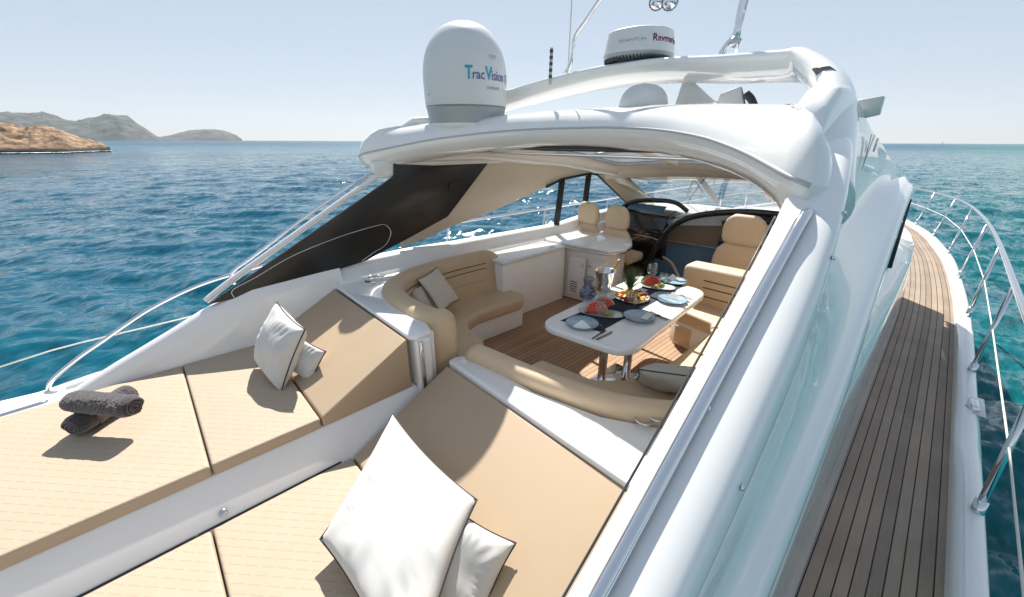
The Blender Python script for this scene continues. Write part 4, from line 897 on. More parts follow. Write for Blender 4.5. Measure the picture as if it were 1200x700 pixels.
# ------------------------------------------------------------------ pillows
def put_pillow(name, size, t, centre, xdir, ndir, m, label, group, seed, pm=PIPE, pinch=.09, sag=None, tagm=False):
    me, rim = pillow(size[0], size[1], t, seed, pinch=pinch); M = frame_from(centre, xdir, ndir)
    xf(me, M); rim = [M @ Vector(p) for p in rim]
    r_ = thing(name, centre, label, 'pillow', group)
    cv_ = link('cover', me, m, r_); link('piping', tube(rim, .0045, 6, curve=False, closed=True), pm, r_)
    if tagm:
        link('care_tag', xf(box(-.012, .012, -.03, 0, -.001, .001, 0), frame_from(rim[2], (1, 0, 0), (0, 0, 1))), PIPE, r_)
    return r_
def tri(a, b, c):   # centre + axes from three measured corners a (common), b, c
    a, b, c = map(Vector, (a, b, c)); return (b + c) / 2, (b - a), (c - a)
def pillow_at(name, A, B, C_, t, m, label, group, seed, pinch=.09, tagm=False):
    A, B, C_ = Vector(A), Vector(B), Vector(C_); ex, ey = B - A, C_ - A; n_ = ex.cross(ey).normalized()
    if n_.z < 0: n_ = -n_
    w, h = ex.length, ey.length; ctr_ = (B + C_) / 2; me, rim = pillow(w, h, t, seed, pinch=pinch)
    x, y = ex / w, ey / h; M = Matrix(((x.x, y.x, n_.x, ctr_.x), (x.y, y.y, n_.y, ctr_.y), (x.z, y.z, n_.z, ctr_.z), (0, 0, 0, 1)))
    me.transform(M); me = fixn(me); rim = [M @ Vector(p) for p in rim]; r_ = thing(name, ctr_, label, 'pillow', group)
    link('cover', me, m, r_); link('piping', tube(rim, .0045, 6, curve=False, closed=True), PIPE, r_); return r_
# big white pillow in front, corners read from the photo
A = at(462, 487, z=-1.60); B = at(556, 586, z=-1.68); C_ = at(377, 630, z=-1.90)
nrm_ = (B - A).cross(C_ - A).normalized(); nrm_ = nrm_ if nrm_.z > 0 else -nrm_
pillow_at('scatter_pillow', at(460, 485, z=-1.60), at(559, 586, z=-1.64), at(375, 632, z=-1.80), .22, COTTON, 'big white pillow with black piping leaning on the tan wedge in the foreground', 'white piped pillows', 1)
A = at(545, 615, z=-1.80); B = at(581, 647, z=-1.84); C_ = at(490, 720, z=-2.0)
put_pillow('scatter_pillow', (.40, .40), .14, at(537, 662, z=-1.82), (at(581, 647, z=-1.76) - at(525, 612, z=-1.70)), (-.1, -.75, .9), COTTON, 'smaller white pillow tucked behind the big one, half in its shadow', 'white piped pillows', 5)
# port lounge: large and small, standing on an edge
put_pillow('scatter_pillow', (.50, .50), .22, at(327, 405, z=-1.42), (at(366, 380, z=-1.25) - at(334, 350, z=-1.18)), (-.35, -.80, .45), COTTON, 'large white pillow with black piping propped upright on the port lounge', 'white piped pillows', 2)
put_pillow('scatter_pillow', (.27, .27), .11, at(357, 421, z=-1.52), (at(379, 409, z=-1.46) - at(357, 396, z=-1.40)), (.0, -.85, .5), COTTON, 'small white pillow beside the large one on the port lounge', 'white piped pillows', 3, tagm=True)
# sofa pillows
pillow_at('scatter_pillow', at(489, 328, z=-1.30), at(512, 313, z=-1.26), at(517, 369, z=-1.60), .12, CREAM, 'larger cream pillow set on its corner on the port sofa', 'cream piped pillows', 4)
pillow_at('scatter_pillow', at(477, 340, z=-1.40), at(495, 334, z=-1.37), at(491, 367, z=-1.60), .10, CREAM, 'small cream pillow behind the larger one on the port sofa', 'cream piped pillows', 6)
put_pillow('scatter_pillow', (.62, .36), .20, at(800, 446, z=-1.58), (1, .55, .05), (-.45, .55, .75), GREYC, 'wide grey pillow with black piping leaning inside the dining sofa', None, 7, pinch=.05)

# ------------------------------------------------------------------ rolled towels
def towel(name, c, d, L_, r, label):
    rows = []; d = Vector(d).normalized(); s = Vector((0, 0, 1)).cross(d).normalized(); up = d.cross(s)
    n = 110; seg = 90
    for i in range(n + 1):
        u = i / n; x = (u - .5) * L_; e = min(u, 1 - u) * L_
        k = min(1, .80 + .20 * (min(1, e / .035)) ** .6)
        row = []
        for a in np.linspace(0, 2 * math.pi, seg, endpoint=False):
            fl = 1 if math.sin(a) > -.3 else .94
            nz = noise.noise(Vector((x * 14, math.cos(a) * 1.5, math.sin(a) * 1.5 + c[0]))) * .006 + noise.noise(Vector((x * 70, math.cos(a) * 7, math.sin(a) * 7))) * .004 + noise.noise(Vector((x * 190, math.cos(a) * 19, math.sin(a) * 19))) * .0035
            rr_ = r * k * fl + nz; row.append(Vector(c) + d * x + (s * math.cos(a) * 1.08 + up * math.sin(a) * .95) * rr_)
        rows.append(row)
    t = thing(name, c, label, 'towel', 'rolled charcoal towels')
    link('towel_roll', loft(rows, cv=True, capu=False), TOWEL, t)
    for sg in (-1, 1):
        pts = []
        for a in np.linspace(0, 5.2 * math.pi, 60):
            q = r * .80 * (1 - a / (5.6 * math.pi)); pts.append(Vector(c) + d * (sg * (L_ / 2 - .002)) + (s * math.cos(a) * 1.05 + up * math.sin(a) * .95) * q)
        link('rolled_end', tube(pts, .0075, 6, curve=False), TOWEL, t)
        link('end_fill', mesh([Vector(c) + d * (sg * (L_ / 2 - .012))] + [Vector(c) + d * (sg * (L_ / 2 - .006)) + (s * math.cos(a) * 1.05 + up * math.sin(a) * .95) * r * .80 for a in np.linspace(0, 2 * math.pi, 24, endpoint=False)], [(0, i + 1, (i + 1) % 24 + 1) for i in range(24)], False), TOWEL, t)
    return t
ra = .068
lo = towel('rolled_towel', (at(87, 500, z=Zl + ra) + at(150, 462, z=Zl + ra)) / 2, at(150, 462, z=Zl + ra) - at(95, 496, z=Zl + ra), .36, ra, 'charcoal towel roll lying underneath, its round end facing out')
hem = link('hem_band', tube([at(95, 496, z=Zl + ra) + (at(150, 462, z=Zl + ra) - at(95, 496, z=Zl + ra)).normalized() * .05 + Vector((0, 0, 0)), at(95, 496, z=Zl + ra) + (at(150, 462, z=Zl + ra) - at(95, 496, z=Zl + ra)).normalized() * .10], ra * 1.03, 28, curve=False, caps=False), TOWEL2, lo)
towel('rolled_towel', (at(84, 470, z=Zl + .185) + at(157, 477, z=Zl + .185)) / 2, at(157, 477, z=Zl + .175) - at(84, 470, z=Zl + .185), .42, .066, 'charcoal towel roll lying across the other one, on top')

# ------------------------------------------------------------------ dining table and what stands on it
TZ = -1.40
tb = thing('dining_table', (-1.62, 3.05, -2.12), 'white gloss dining table with rounded corners on two steel legs', 'table')
tc = [at(632, 378, z=TZ), at(737, 413, z=TZ), at(829, 341, z=TZ), at(748, 322, z=TZ)]
def roundpoly(C, r, n=8):
    out = []; N = len(C)
    for i in range(N):
        a, b_, c_ = Vector(C[i - 1]).xy, Vector(C[i]).xy, Vector(C[(i + 1) % N]).xy
        p, q = b_ + (a - b_).normalized() * r, b_ + (c_ - b_).normalized() * r
        for k in range(n + 1):
            t = k / n; out.append((((1 - t) ** 2) * p + 2 * t * (1 - t) * b_ + t * t * q)[:])
    return out
ctr = sum(tc, Vector()) / 4; tcg = [ctr + (p - ctr) * 1.03 for p in tc]
link('tabletop', prism(roundpoly(tcg, .20), TZ - .065, TZ, .022, 4), GEL, tb)
for x, y in ((-1.68, 2.72), (-1.60, 3.02)):
    link('leg', lathe([(.07, 0), (.065, .012), (.038, .02), (.038, .62), (.06, .66)], 20, (x, y, -2.12), True), STEEL, tb)
link('leg_plate', box(-1.80, -1.50, 2.60, 3.15, -2.12, -2.105, .005), STEEL, tb)
rn = [at(x, y, z=TZ) for x, y in ((657, 376), (703, 389), (801, 335.5), (779, 326))]
single('table_runner', prism([(p.x, p.y) for p in rn], TZ + .001, TZ + .004), NAVY, (rn[0].x, rn[0].y, TZ), 'dark navy runner laid along the middle of the table', 'table runner')
T = TZ + .002
def P2(x, y, z=TZ): return at(x, y, z=z)
def plate(px, r, m, label, napkin=True):
    c = P2(*px); zo = .003
    t = thing('dinner_plate', (0, 0, 0), label, 'plate', 'dinner plates set on the table')
    link('plate', lathe([(0, .004), (r * .55, .004), (r * .62, .006), (r * .95, .018), (r, .020), (r * .97, .016), (r * .6, .001), (0, .001)], 40), m, t)
    link('rim_band', tube([(r * .985 * math.cos(a), r * .985 * math.sin(a), .0200) for a in np.linspace(0, 2 * math.pi, 36, endpoint=False)], .003, 5, curve=False, closed=True), mat('rim_blue', (.12, .22, .33), .3), t)
    t.location = Vector((c.x, c.y, T + .003 + Z0)); return t
p1 = plate((682, 381), .135, PLATEB, 'blue patterned plate at the near left corner of the table')
for px, lb in (((749, 373), 'blue patterned plate at the near right edge beside a black knife'), ((787, 353), 'pale plate on the right side next to the fork and knife in the sun'), ((789, 331), 'pale plate at the far end of the table')):
    c = P2(*px); dup(p1, (c.x, c.y, T + .003), 0, lb)
def napkin(px, rz, label, s=1.0, flat=False, dz=.022):
    c = P2(*px)
    if flat: me = prism([(-.03, -.07), (.03, -.07), (.03, .07), (-.03, .07)], 0, .012, .003, 2)
    else:
        pts = [(-.075, -.04, 0), (.075, -.04, 0), (0, .06, 0), (0, -.02, .055), (-.02, -.06, .0), (.02, -.06, 0)]
        me = mesh([Vector(p) * s for p in pts], [(0, 4, 3), (4, 5, 3), (5, 1, 3), (1, 2, 3), (2, 0, 3), (0, 2, 1, 5, 4)], False)
    o = link('napkin', me, LINEN); o.location = Vector((c.x, c.y, T + dz - .012 + Z0)); o.rotation_euler = (0, 0, rz); return tag(o, label, 'napkin', 'white napkins on the plates')
napkin((682, 383), .6, 'white napkin folded to a point on the near left plate', 1.1)
napkin((758, 373), .15, 'white napkin folded flat on the near right plate', flat=True)
napkin((787, 350), 2.2, 'white napkin standing on the sunlit right plate', 1.0)
napkin((786, 328), 2.6, 'white napkin standing on the far plate', 1.0)
def cutlery(px0, px1, kind, label, m=None):
    a, b_ = P2(*px0), P2(*px1); d = (b_ - a); L_ = .21; kk = min(1, max(.55, d.length / .21)); d.normalize(); s = Vector((-d.y, d.x, 0)); d = d * kk; z = Vector((0, 0, T + .004)); a = Vector((a.x, a.y, 0)) + z; m = m or mat('cutlery_dark', (.10, .10, .11), .15, metal=1)
    pr = []
    if kind == 'knife':
        pr = [(-.006, 0), (-.007, .09), (-.009, .13), (-.010, .19), (-.002, L_), (.004, .19), (.005, .11), (.006, 0)]
        me = mesh([a + s * u + d * v for u, v in pr] + [a + s * u + d * v + Vector((0, 0, .004)) for u, v in pr], [tuple(range(8)), tuple(range(15, 7, -1))] + [(i, (i + 1) % 8, (i + 1) % 8 + 8, i + 8) for i in range(8)], False)
        base_ = fixn(me)
    else:
        h_ = prism([(-.005, 0), (.005, 0), (.004, .12), (.011, .15), (-.011, .15), (-.004, .12)], 0, .004); tn = [prism([(u - .0018, .15), (u + .0018, .15), (u + .0015, .20), (u - .0015, .20)], 0, .003) for u in (-.009, -.003, .003, .009)]
        me = join(h_, *tn); M = Matrix(((s.x, d.x, 0, a.x), (s.y, d.y, 0, a.y), (0, 0, 1, a.z), (0, 0, 0, 1))); me.transform(M); base_ = me
    return single(kind, base_, m, a, label, kind, 'cutlery beside the plates')
cutlery((694, 398), (712, 386), 'fork', 'dark fork at the near edge of the table, left of the knife')
cutlery((699, 399), (720, 388), 'knife', 'dark knife at the near edge of the table, right of the fork')
cutlery((767, 370), (783, 376), 'knife', 'black handled knife beside the near right plate')
cutlery((762, 366), (775, 372), 'fork', 'small dark fork between runner and near right plate')
cutlery((811, 352), (796, 346), 'fork', 'silver fork right of the sunlit plate', STEEL)
cutlery((808, 355), (793, 349), 'knife', 'silver knife right of the sunlit plate', STEEL)
# wine glasses
def wineglass(px, label, h=.21, r=.042, first=[None]):
    c = P2(*px)
    if first[0] is None:
        t = thing('wine_glass', (0, 0, 0), label, 'wine glass', 'wine glasses on the table')
        link('bowl', lathe([(.004, .095), (.02, .10), (.036, .12), (.042, .145), (.040, .175), (.033, .21), (.031, .21), (.0385, .175), (.0405, .145), (.035, .121), (.0, .099)], 28), GLASS, t)
        link('stem', lathe([(.0035, .003), (.003, .05), (.0038, .097)], 10), GLASS, t)
        link('foot', lathe([(0, .004), (.012, .003), (.036, .001), (.036, 0)], 28), GLASS, t)
        t.location = Vector((c.x, c.y, T + .003 + Z0)); first[0] = t; return t
    return dup(first[0], (c.x, c.y, T + .003), 0, label)
wineglass((702, 381), 'clear wine glass in front of the watermelon slices')
wineglass((738, 367), 'clear wine glass in front of the pineapple platter')
wineglass((762, 335), 'tall clear wine glass standing behind the fruit at the far end').scale = (1.25, 1.25, 1.12)
wineglass((775, 341), 'low clear wine glass right of the tall far one').scale = (1, 1, .85)
# carafe
c = P2(688, 351); t = thing('carafe', (0, 0, 0), 'smoky blue glass carafe with round belly and open neck', 'carafe')
link('glass_body', lathe([(0, .004), (.05, .005), (.072, .025), (.083, .06), (.078, .09), (.055, .12), (.043, .145), (.044, .17), (.056, .215), (.053, .215), (.040, .17), (.039, .145), (.051, .119), (.073, .09), (.078, .06), (.068, .028), (0, .010)], 40), SGLASS, t); t.location = Vector((c.x, c.y, T + Z0))
link('water', lathe([(0, .012), (.066, .03), (.0765, .06), (.073, .082), (0, .082)], 32), glass('water', (.85, .9, .97), 1.33, .02), t)
# ice bucket + bottle
c = P2(707, 340); t = thing('ice_bucket', (0, 0, 0), 'polished steel champagne bucket with flared rim', 'ice bucket')
link('bucket', lathe([(.0, .0), (.068, .0), (.072, .01), (.082, .10), (.098, .20), (.106, .205), (.106, .212), (.095, .205), (.078, .10), (.066, .02), (0, .02)], 40), STEEL, t)
link('handle', tube([(-.10, 0, .165), (-.125, 0, .16), (-.13, 0, .135), (-.115, 0, .115), (-.092, 0, .125)], .006, 8), STEEL, t)
link('ice', lathe([(0, .15), (.083, .148)], 20), mat('ice_dark', (.10, .09, .09), .2), t); t.location = Vector((c.x, c.y, T + Z0))
cb = Vector((c.x, c.y, TZ + .03)); tip = at(728, 301, z=-1.10); d_ = (tip - cb)
t = thing('champagne_bottle', cb, 'gold foiled bottle neck leaning out of the steel bucket', 'bottle')
M = frame_from(cb, d_.orthogonal(), d_)
link('bottle_body', xf(lathe([(0, 0), (.038, .0), (.04, .02), (.04, .13), (.03, .17)], 24), M), mat('bottle_green', (.01, .03, .01), .1), t)
link('foil', xf(lathe([(.03, .17), (.018, .22), (.0145, .27), (.0155, .30), (.016, .33), (.010, .345), (0, .346)], 24), M), GOLD, t)
# platters
def oval(px, a, b_, rz, m, label, h=.02):
    c = P2(*px); t = thing('serving_platter', (0, 0, 0), label, 'platter', 'fruit platters along the runner')
    pr = [(0, .004), (.55, .004), (.85, .010), (1, h), (.98, h - .004), (.8, .001), (0, .001)]
    link('dish', loft([[Vector((math.copysign(abs(math.cos(q)) ** .8, math.cos(q)) * a * r_, math.copysign(abs(math.sin(q)) ** .8, math.sin(q)) * b_ * r_, z)) for q in np.linspace(0, 2 * math.pi, 40, endpoint=False)] for r_, z in pr], cv=True), m, t)
    t.location = Vector((c.x, c.y, T + .003 + Z0)); t.rotation_euler = (0, 0, rz); return c
def melon(px, z, r, ax, nn, label, ang=(0, math.pi)):
    """watermelon wedge: half disc with thickness"""
    c = P2(*px, z=z); t = thing('watermelon_slice', c, label, 'watermelon slice', 'watermelon slices')
    M = frame_from(c, ax, nn); th = .022
    def sector(r0, r1, w, m, n):
        A = np.linspace(ang[0], ang[1], 20); V = []
        for q in A: V += [(r0 * math.cos(q), r0 * math.sin(q), -w), (r1 * math.cos(q), r1 * math.sin(q), -w), (r1 * math.cos(q), r1 * math.sin(q), w), (r0 * math.cos(q), r0 * math.sin(q), w)]
        Fc = [(i * 4 + k, i * 4 + (k + 1) % 4, i * 4 + 4 + (k + 1) % 4, i * 4 + 4 + k) for i in range(19) for k in range(4)] + [(0, 1, 2, 3), (76, 77, 78, 79)]
        link(n, xf(fixn(mesh(V, Fc, False)), M), m, t)
    sector(.0005, r * .90, th, RED, 'flesh'); sector(r * .90, r * .95, th, RINDW, 'white_rind'); sector(r * .95, r, th, RIND, 'rind')
    V = []
    sd = []
    for k in range(9):
        q = ang[0] + (ang[1] - ang[0]) * (k + .5) / 9; rr_ = r * (.55 if k % 2 else .72)
        for w in (-th - .001, th + .001): sd.append(xf(lathe([(0, .0015), (.004, .001), (.005, 0), (.004, -.001), (0, -.0015)], 6), Matrix.Translation((rr_ * math.cos(q), rr_ * math.sin(q), w))))
    link('seeds', xf(join(*sd), M), SEED, t)
def ball(name, px, z, r, m, label, cat, grp=None, sq=(1, 1, 1)):
    c = P2(*px, z=z); prof = [(r * math.sin(a) + .0001, -r * math.cos(a)) for a in np.linspace(0, math.pi, 11)]
    me = lathe(prof, 18)
    for v in me.vertices: v.co = Vector((v.co.x * sq[0], v.co.y * sq[1], v.co.z * sq[2]))
    o = link(name, me, m); o.location = Vector((c.x, c.y, z + Z0)); return tag(o, label, cat, grp)
along = math.atan2(rn[3].y - rn[0].y, rn[3].x - rn[0].x)
oval((704, 369), .20, .085, math.atan2(.35, 1) + .15, PLATEG, 'pale green oval platter with watermelon at the near end')
oval((740, 351), .155, .155, 0, PLATEW, 'round white platter of cut fruit around the pineapple', .026)
oval((771, 338), .17, .085, .5, PLATEG, 'pale platter with watermelon and kiwi at the far end')
melon((699, 366), TZ + .03, .10, (.8, .55, .12), (.35, -.65, .55), 'watermelon slice at the front of the near platter', (0, math.pi))
melon((708, 361), TZ + .03, .10, (.75, .65, .45), (.6, -.5, .35), 'watermelon slice leaning behind the other on the near platter', (0, math.pi))
melon((764, 333), TZ + .03, .085, (.8, .5, .3), (.1, -.7, .5), 'watermelon slice on the far platter', (0, math.pi))
melon((760, 331), TZ + .03, .075, (.4, .8, .3), (.6, -.4, .5), 'watermelon slice lying behind on the far platter', (0, math.pi))
ball('lime', (712, 367), TZ + .045, .027, KIWI, 'small green lime on the near platter right of the watermelon', 'lime')
ball('kiwi', (776, 335), TZ + .045, .026, KIWI, 'halved kiwi on the far platter', 'kiwi')
ball('lemon', (769, 336), TZ + .04, .02, YELLOW, 'yellow fruit piece beside the far kiwi', 'lemon')
# fruit wedges on the round platter
cpl = P2(740, 351); k = 0
names = (('pineapple_chunk', YELLOW, 'yellow pineapple chunk', 'pineapple chunk'), ('orange_slice', ORANGE, 'orange slice', 'orange slice'), ('grape_cluster', GRAPE, 'dark red fruit piece', 'grapes'))
rnd = random.Random(3)
proto = {}
for k in range(26):
    a = k * 2.399; rr_ = .045 + .018 * math.sqrt(k); n_, m, lb, ct = names[(k * 7 // 3) % 3]
    if n_ not in proto:
        if n_ == 'orange_slice': me = prism([(.034 * math.cos(q), .034 * math.sin(q)) for q in np.linspace(0, math.pi, 10)], 0, .012, .003, 2)
        elif n_ == 'pineapple_chunk': me = prism([(-.03, -.012), (.03, -.018), (.034, .014), (-.026, .016)], 0, .02, .004, 2)
        else: me = join(*[xf(lathe([(.014 * math.sin(q) + .0001, -.014 * math.cos(q)) for q in np.linspace(0, math.pi, 7)], 10), Matrix.Translation((dx, dy, .012))) for dx, dy in ((0, 0), (.02, .01), (-.015, .018), (.004, -.022))])
        o = link(n_, me, m); proto[n_] = o
    else: o = proto[n_].copy(); COL.objects.link(o)
    o.location = Vector((cpl.x + rr_ * math.cos(a), cpl.y + rr_ * math.sin(a), T + .014 + rnd.random() * .016 + (.02 if rr_ < .09 else 0) + Z0)); o.rotation_euler = (rnd.uniform(-.5, .5), rnd.uniform(-.5, .5), a + rnd.random())
    tag(o, lb + ' among the cut fruit around the pineapple on the round platter', ct, lb + 's on the round platter')
# pineapple crown
c = P2(737, 349); t = thing('pineapple', (c.x, c.y, TZ + .02), 'pineapple with spiky green crown standing on the round platter', 'pineapple')
link('fruit_body', lathe([(0, 0), (.036, .004), (.045, .03), (.042, .055), (.025, .072), (0, .075)], 20, (c.x, c.y, TZ + .02)), YELLOW, t)
lv = []
for k in range(46):
    a = k * 2.399; u = k / 46; L_ = .25 - .10 * u if k > 6 else .22; tilt = .12 + (1 - 0) * u * 1.05; b0 = Vector((c.x, c.y, TZ + .085 + .012 * (1 - u)))
    tilt = u * 1.0 + .05; dh = Vector((math.cos(a), math.sin(a), 0)); w = .010; s = Vector((-math.sin(a), math.cos(a), 0)); rws = []
    for q in np.linspace(0, 1, 6):
        tt = tilt * (.55 + .6 * q); pos = b0 + dh * (.008 + L_ * q * math.sin(tt)) + Vector((0, 0, L_ * q * math.cos(tt))); ww = w * (1 - q) ** .6 + .0004
        rws.append([pos - s * ww, pos + Vector((0, 0, -.002)) - dh * .003 * (1 - q), pos + s * ww])
    lv.append(loft(rws))
link('leaf_crown', join(*lv), LEAF, t)

# ------------------------------------------------------------------ things on the roof and arch
c = at(546, 128, Y=2.0); t = thing('satellite_dome', (0, 0, 0), 'tall white satellite TV dome with grey base ring on the hardtop', 'satellite dome')
rd = .315
domep = [(rd * .93, .0), (rd * .985, .10), (rd, .14), (rd * 1.01, .30), (rd * .985, .38), (rd * .92, .46), (rd * .80, .535), (rd * .62, .60), (rd * .40, .64), (rd * .18, .657), (.001, .66)]
dpc = [p for p in cr([(a, b_, 0) for a, b_ in domep], 5)]
link('shell', lathe([(p.x, p.y) for p in dpc if p.y > .098], 64), RADW, t)
link('base_ring', lathe([(rd * .90, -.03), (rd * .93, .0), (rd * .965, .08), (rd * .99, .10), (rd * .99, .097)], 64), RADG, t)
link('screw', xf(lathe([(0, .003), (.006, .002), (.007, 0)], 10), frame_from((rd * 1.0 * math.cos(R(-95)), rd * 1.0 * math.sin(R(-95)), .17), (0, 0, 1), (math.cos(R(-95)), math.sin(R(-95)), 0))), DARKG, t)
t.location = Vector((-3.44, 2.59, .185 + Z0)); t.scale = (1.26, 1.26, 1.26)
Yp('dome_plinth', lathe([(.25, .0), (.33, .02), (.375, .045), (.37, .060), (0, .062)], 40, (-3.44, 2.60, .10)), GEL)
def wrap(me, rad, z, a0, arc_scale=1.0, tilt=None):
    subdiv(me, 1, .03)
    for v in me.vertices:
        a = a0 + v.co.x / rad * arc_scale; rr_ = rad + v.co.z + .0015
        v.co = Vector((rr_ * math.cos(a), rr_ * math.sin(a), z + v.co.y))
    return me
# azimuth (from the dome) that faces the lens
az = math.atan2(0 - 2.03, 0 + 2.70)
def lab(txt, size, z, a, m, rad, bold=.0, sx=1, parent=t, al='LEFT'):
    return link('lettering', wrap(text_mesh(txt, size, .0006, bold, sx, al), rad, z, a), m, parent)
aS = az + .0
RR = rd * 1.012
lab('T', .115, .26, aS, INKC, RR, .003, .75)
lab('rac', .088, .26, aS + .15, INKN, RR, .001, .85)
lab('V', .115, .26, aS + .47, INKC, RR, .003, .75)
lab('ision', .088, .26, aS + .62, INKN, RR, .001, .85)
lab('DVB', .034, .395, aS + .56, INKG, RR * .998, .0, 1)
lab('SATELLITE', .026, .20, aS + .50, INKG, RR, 0, 1)
lab('(7)', .075, .262, aS + 1.12, INKG, RR, 0, .7)
# radar
t = thing('radar_scanner', (0, 0, 0), 'flat white radar scanner with grey ribbed underside on the arch', 'radar')
rq = .275
link('shell', lathe([(p.x, p.y) for p in cr([(rq, .055, 0), (rq * 1.0, .07, 0), (rq * .97, .12, 0), (rq * .93, .19, 0), (rq * .88, .215, 0), (rq * .5, .235, 0), (.001, .24, 0)], 5)], 56), RADW, t)
link('underside', lathe([(rq, .055), (rq * .97, .035), (rq * .72, .0), (rq * .66, .02), (0, .02)], 56), RADG, t)
fins = [xf(box(rq * .70, rq * .96, -.0035, .0035, .006, .045, 0), Matrix.Rotation(a, 4, 'Z')) for a in np.linspace(0, 2 * math.pi, 60, endpoint=False)]
link('cooling_fins', join(*fins), DARKG, t)
link('mount', box(-.10, .10, -.10, .10, -.06, .02, .01), RADG, t)
rp_ = Vector((CL + .17, 3.24, .585)); t.location = rp_ + Vector((0, 0, Z0))
azr = math.atan2(-rp_.y, -rp_.x)
lab('QUANTUM', .030, .115, azr - .62, INKG, rq * .965, .0, 1.4, t)
lab('Raymarine', .070, .112, azr + .35, INKR, rq * .965, .001, 1.0, t)
# masts / aerials
def onarch(px, Y): return at(*px, Y=Y)
t = thing('mast_frame', at(666, 92, Y=3.1), 'polished steel mast frame whose left leg bends inward above the arch', 'mast')
link('leg', tube([at(656, 102, Y=3.1), at(667, 80, Y=3.1), at(671, 62, Y=3.1), at(674, 43, Y=3.1), at(688, 22, Y=3.1), at(706, -5, Y=3.1)], .016, 10, n=5), STEEL, t)
link('brace', tube([at(655, 95, Y=3.1), at(670, 74, Y=3.1)], .010, 8, curve=False), STEEL, t)
link('leg', tube([at(845, 66, Y=3.1), at(849, 57, Y=3.1), at(862, 40, Y=3.1), at(866, 20, Y=3.1), at(872, -6, Y=3.1)], .02, 10, n=5), STEEL, t)
link('brace', tube([at(862, 66, Y=3.16), at(868, 30, Y=3.16), at(877, -6, Y=3.16)], .010, 8, curve=False), STEEL, t)
link('clamp', tube([at(858, 56, Y=3.1), at(864, 44, Y=3.1)], .034, 8, curve=False), BRUSH, t)
link('cross_bar', tube([at(706, -5, Y=3.1), at(780, -28, Y=3.1), at(872, -6, Y=3.1)], .016, 8, n=5), STEEL, t)
single('whip_aerial', tube([at(665, 94, Y=3.0), at(668, 40, Y=3.0), at(671, -20, Y=3.0)], .0055, 6, curve=False), ROPE, at(665, 94, Y=3.0), 'thin white whip aerial beside the left mast leg', 'aerial')
t = thing('aerial_strip', at(645, 97, Y=3.0), 'short flat aerial with dark and light bands', 'aerial')
link('blade', tube([at(644.5, 99, Y=2.95), at(646.5, 56, Y=2.95)], .014, 8, curve=False, flat=.4), SILV, t)
for k in range(5):
    a = at(644.8 + k * .35, 92 - k * 7.5, Y=2.95); b_ = at(645.0 + k * .35, 88 - k * 7.5, Y=2.95); link('band', tube([a, b_], .0155, 8, curve=False, flat=.5), DARKG, t)
for px, lb in (((770, 2), 'left chrome horn hanging under the mast cross bar'), ((785, 2), 'right chrome horn hanging under the mast cross bar')):
    c = at(*px, Y=3.1); t = thing('air_horn', c, lb, 'horn', 'chrome horns on the mast'); dr_ = Vector((.35, -.9, -.15))
    link('trumpet', xf(lathe([(.058, .0), (.045, .02), (.028, .05), (.02, .12), (.02, .2)], 20), frame_from(c, dr_.orthogonal(), -dr_)), STEEL, t)
    link('horn_face', xf(lathe([(0.0005, -.03), (.02, -.027), (.04, -.012), (.052, .006)], 20), frame_from(c, dr_.orthogonal(), -dr_)), STEEL, t)
# covered fittings on the roof
def cover(px, w, h, Yv, label, sq=1):
    c = at(*px, Y=Yv); rows = []
    for k in range(10):
        u = k / 9; s = (1 - u ** 2.4) ** .55 if u < 1 else .02
        rows.append([c + Vector((w * s * math.cos(a) * (1 + .05 * math.sin(3 * a)), w * sq * s * math.sin(a), h * u + .01 * math.sin(5 * a) * s)) for a in np.linspace(0, 2 * math.pi, 22, endpoint=False)])
    return single('searchlight_cover', loft(rows, cv=True, capu=True), CANW, c, label, 'cover')
cover((752, 128), .175, .17, 2.9, 'white canvas cover over a domed fitting behind the roof edge')
def tent(pts, Yv, label, m, th=.02):
    P = [at(x, y, Y=Yv) for x, y in pts]; c = P[0]; me = prism([(p.x, p.z) for p in P], Yv, Yv + th, .004, 2, axis='y')
    return me, c
t = thing('wind_deflector', at(820, 122, Y=3.35), 'folded white sunroof deflector with raised triangular flap', 'wind deflector')
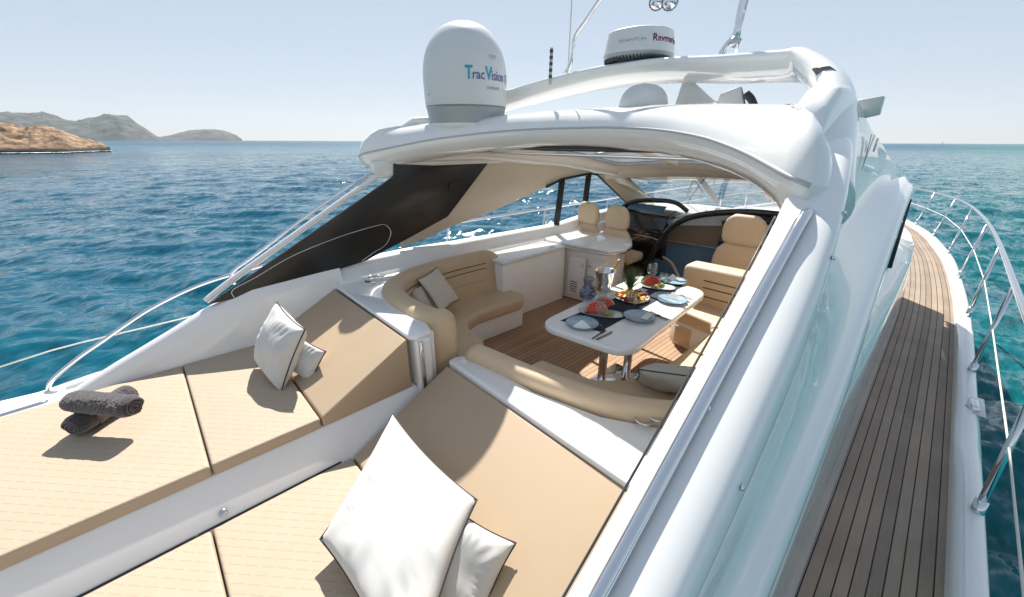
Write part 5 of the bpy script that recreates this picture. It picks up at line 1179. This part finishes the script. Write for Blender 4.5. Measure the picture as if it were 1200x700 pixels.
for pts, Yv, m, nm in (([(790, 125), (801, 92), (808, 92), (838, 119), (832, 125)], 3.3, CANW, 'flap'), ([(838, 126), (844, 110), (868, 101), (871, 122), (868, 127)], 3.5, SILV, 'flap'), ([(852, 127), (858, 113), (871, 122), (869, 128)], 3.52, CANW, 'flap')):
    me, c_ = tent(pts, Yv, '', m); link(nm, me, m, t)
link('support_bar', tube([at(806, 95, Y=3.4), at(825, 112, Y=3.4), at(842, 122, Y=3.4)], .009, 6, curve=False), BRUSH, t)
link('gas_strut', tube([at(868, 104, Y=3.55), at(872, 122, Y=3.55)], .012, 6, curve=False), BLACK, t)
link('strut_grip', tube([at(874, 110, Y=3.5), at(880, 116, Y=3.5), at(884, 125, Y=3.5)], .028, 8), BLACK, t)
link('support_bar', tube([at(884, 126, Y=3.5), at(896, 126, Y=3.5), at(908, 129, Y=3.5)], .014, 6), BRUSH, t)
# fender on the foredeck seen through the windscreen
ball('round_fender', (905, 224), -1.25, .22, mat('dusky_fender', (.35, .22, .20), .6), 'dusky round fender on the foredeck seen through the windscreen', 'fender')
# far sail
c = Vector((ray(1105, 166).x, ray(1105, 166).y, 0)).normalized() * 2600
t = thing('far_boat', (c.x, c.y, -Z0), 'tiny pale boat on the horizon to starboard', 'boat')
link('hull', xf(prism([(-6, 0), (6, 0), (7.5, 1.4), (-6.5, 1.4)], -1.5, 1.5, .2, 2, axis='y'), Matrix.Translation((c.x, c.y, -Z0))), RADW, t)
link('sail', xf(prism([(-2, 2), (2.5, 2), (.4, 11)], -.05, .05, axis='y'), Matrix.Translation((c.x, c.y, -Z0))), RADW, t)

hz = bpy.data.materials.new('haze'); hz.use_nodes = True; nt = hz.node_tree; nt.nodes.clear(); oo = nt.nodes.new('ShaderNodeOutputMaterial'); pv = nt.nodes.new('ShaderNodeVolumePrincipled')
pv.inputs['Density'].default_value = 8e-5; pv.inputs['Color'].default_value = (.80, .90, 1, 1); pv.inputs['Anisotropy'].default_value = .2; nt.links.new(pv.outputs[0], oo.inputs['Volume'])
tag(link('haze', box(-3800, 3800, -3800, 3800, -Z0 - 4, 190, 0), hz), 'thin sea haze greying the far coast', 'haze', None, 'stuff')
for o in bpy.data.objects:
    if '_b' in o.keys(): del o['_b']
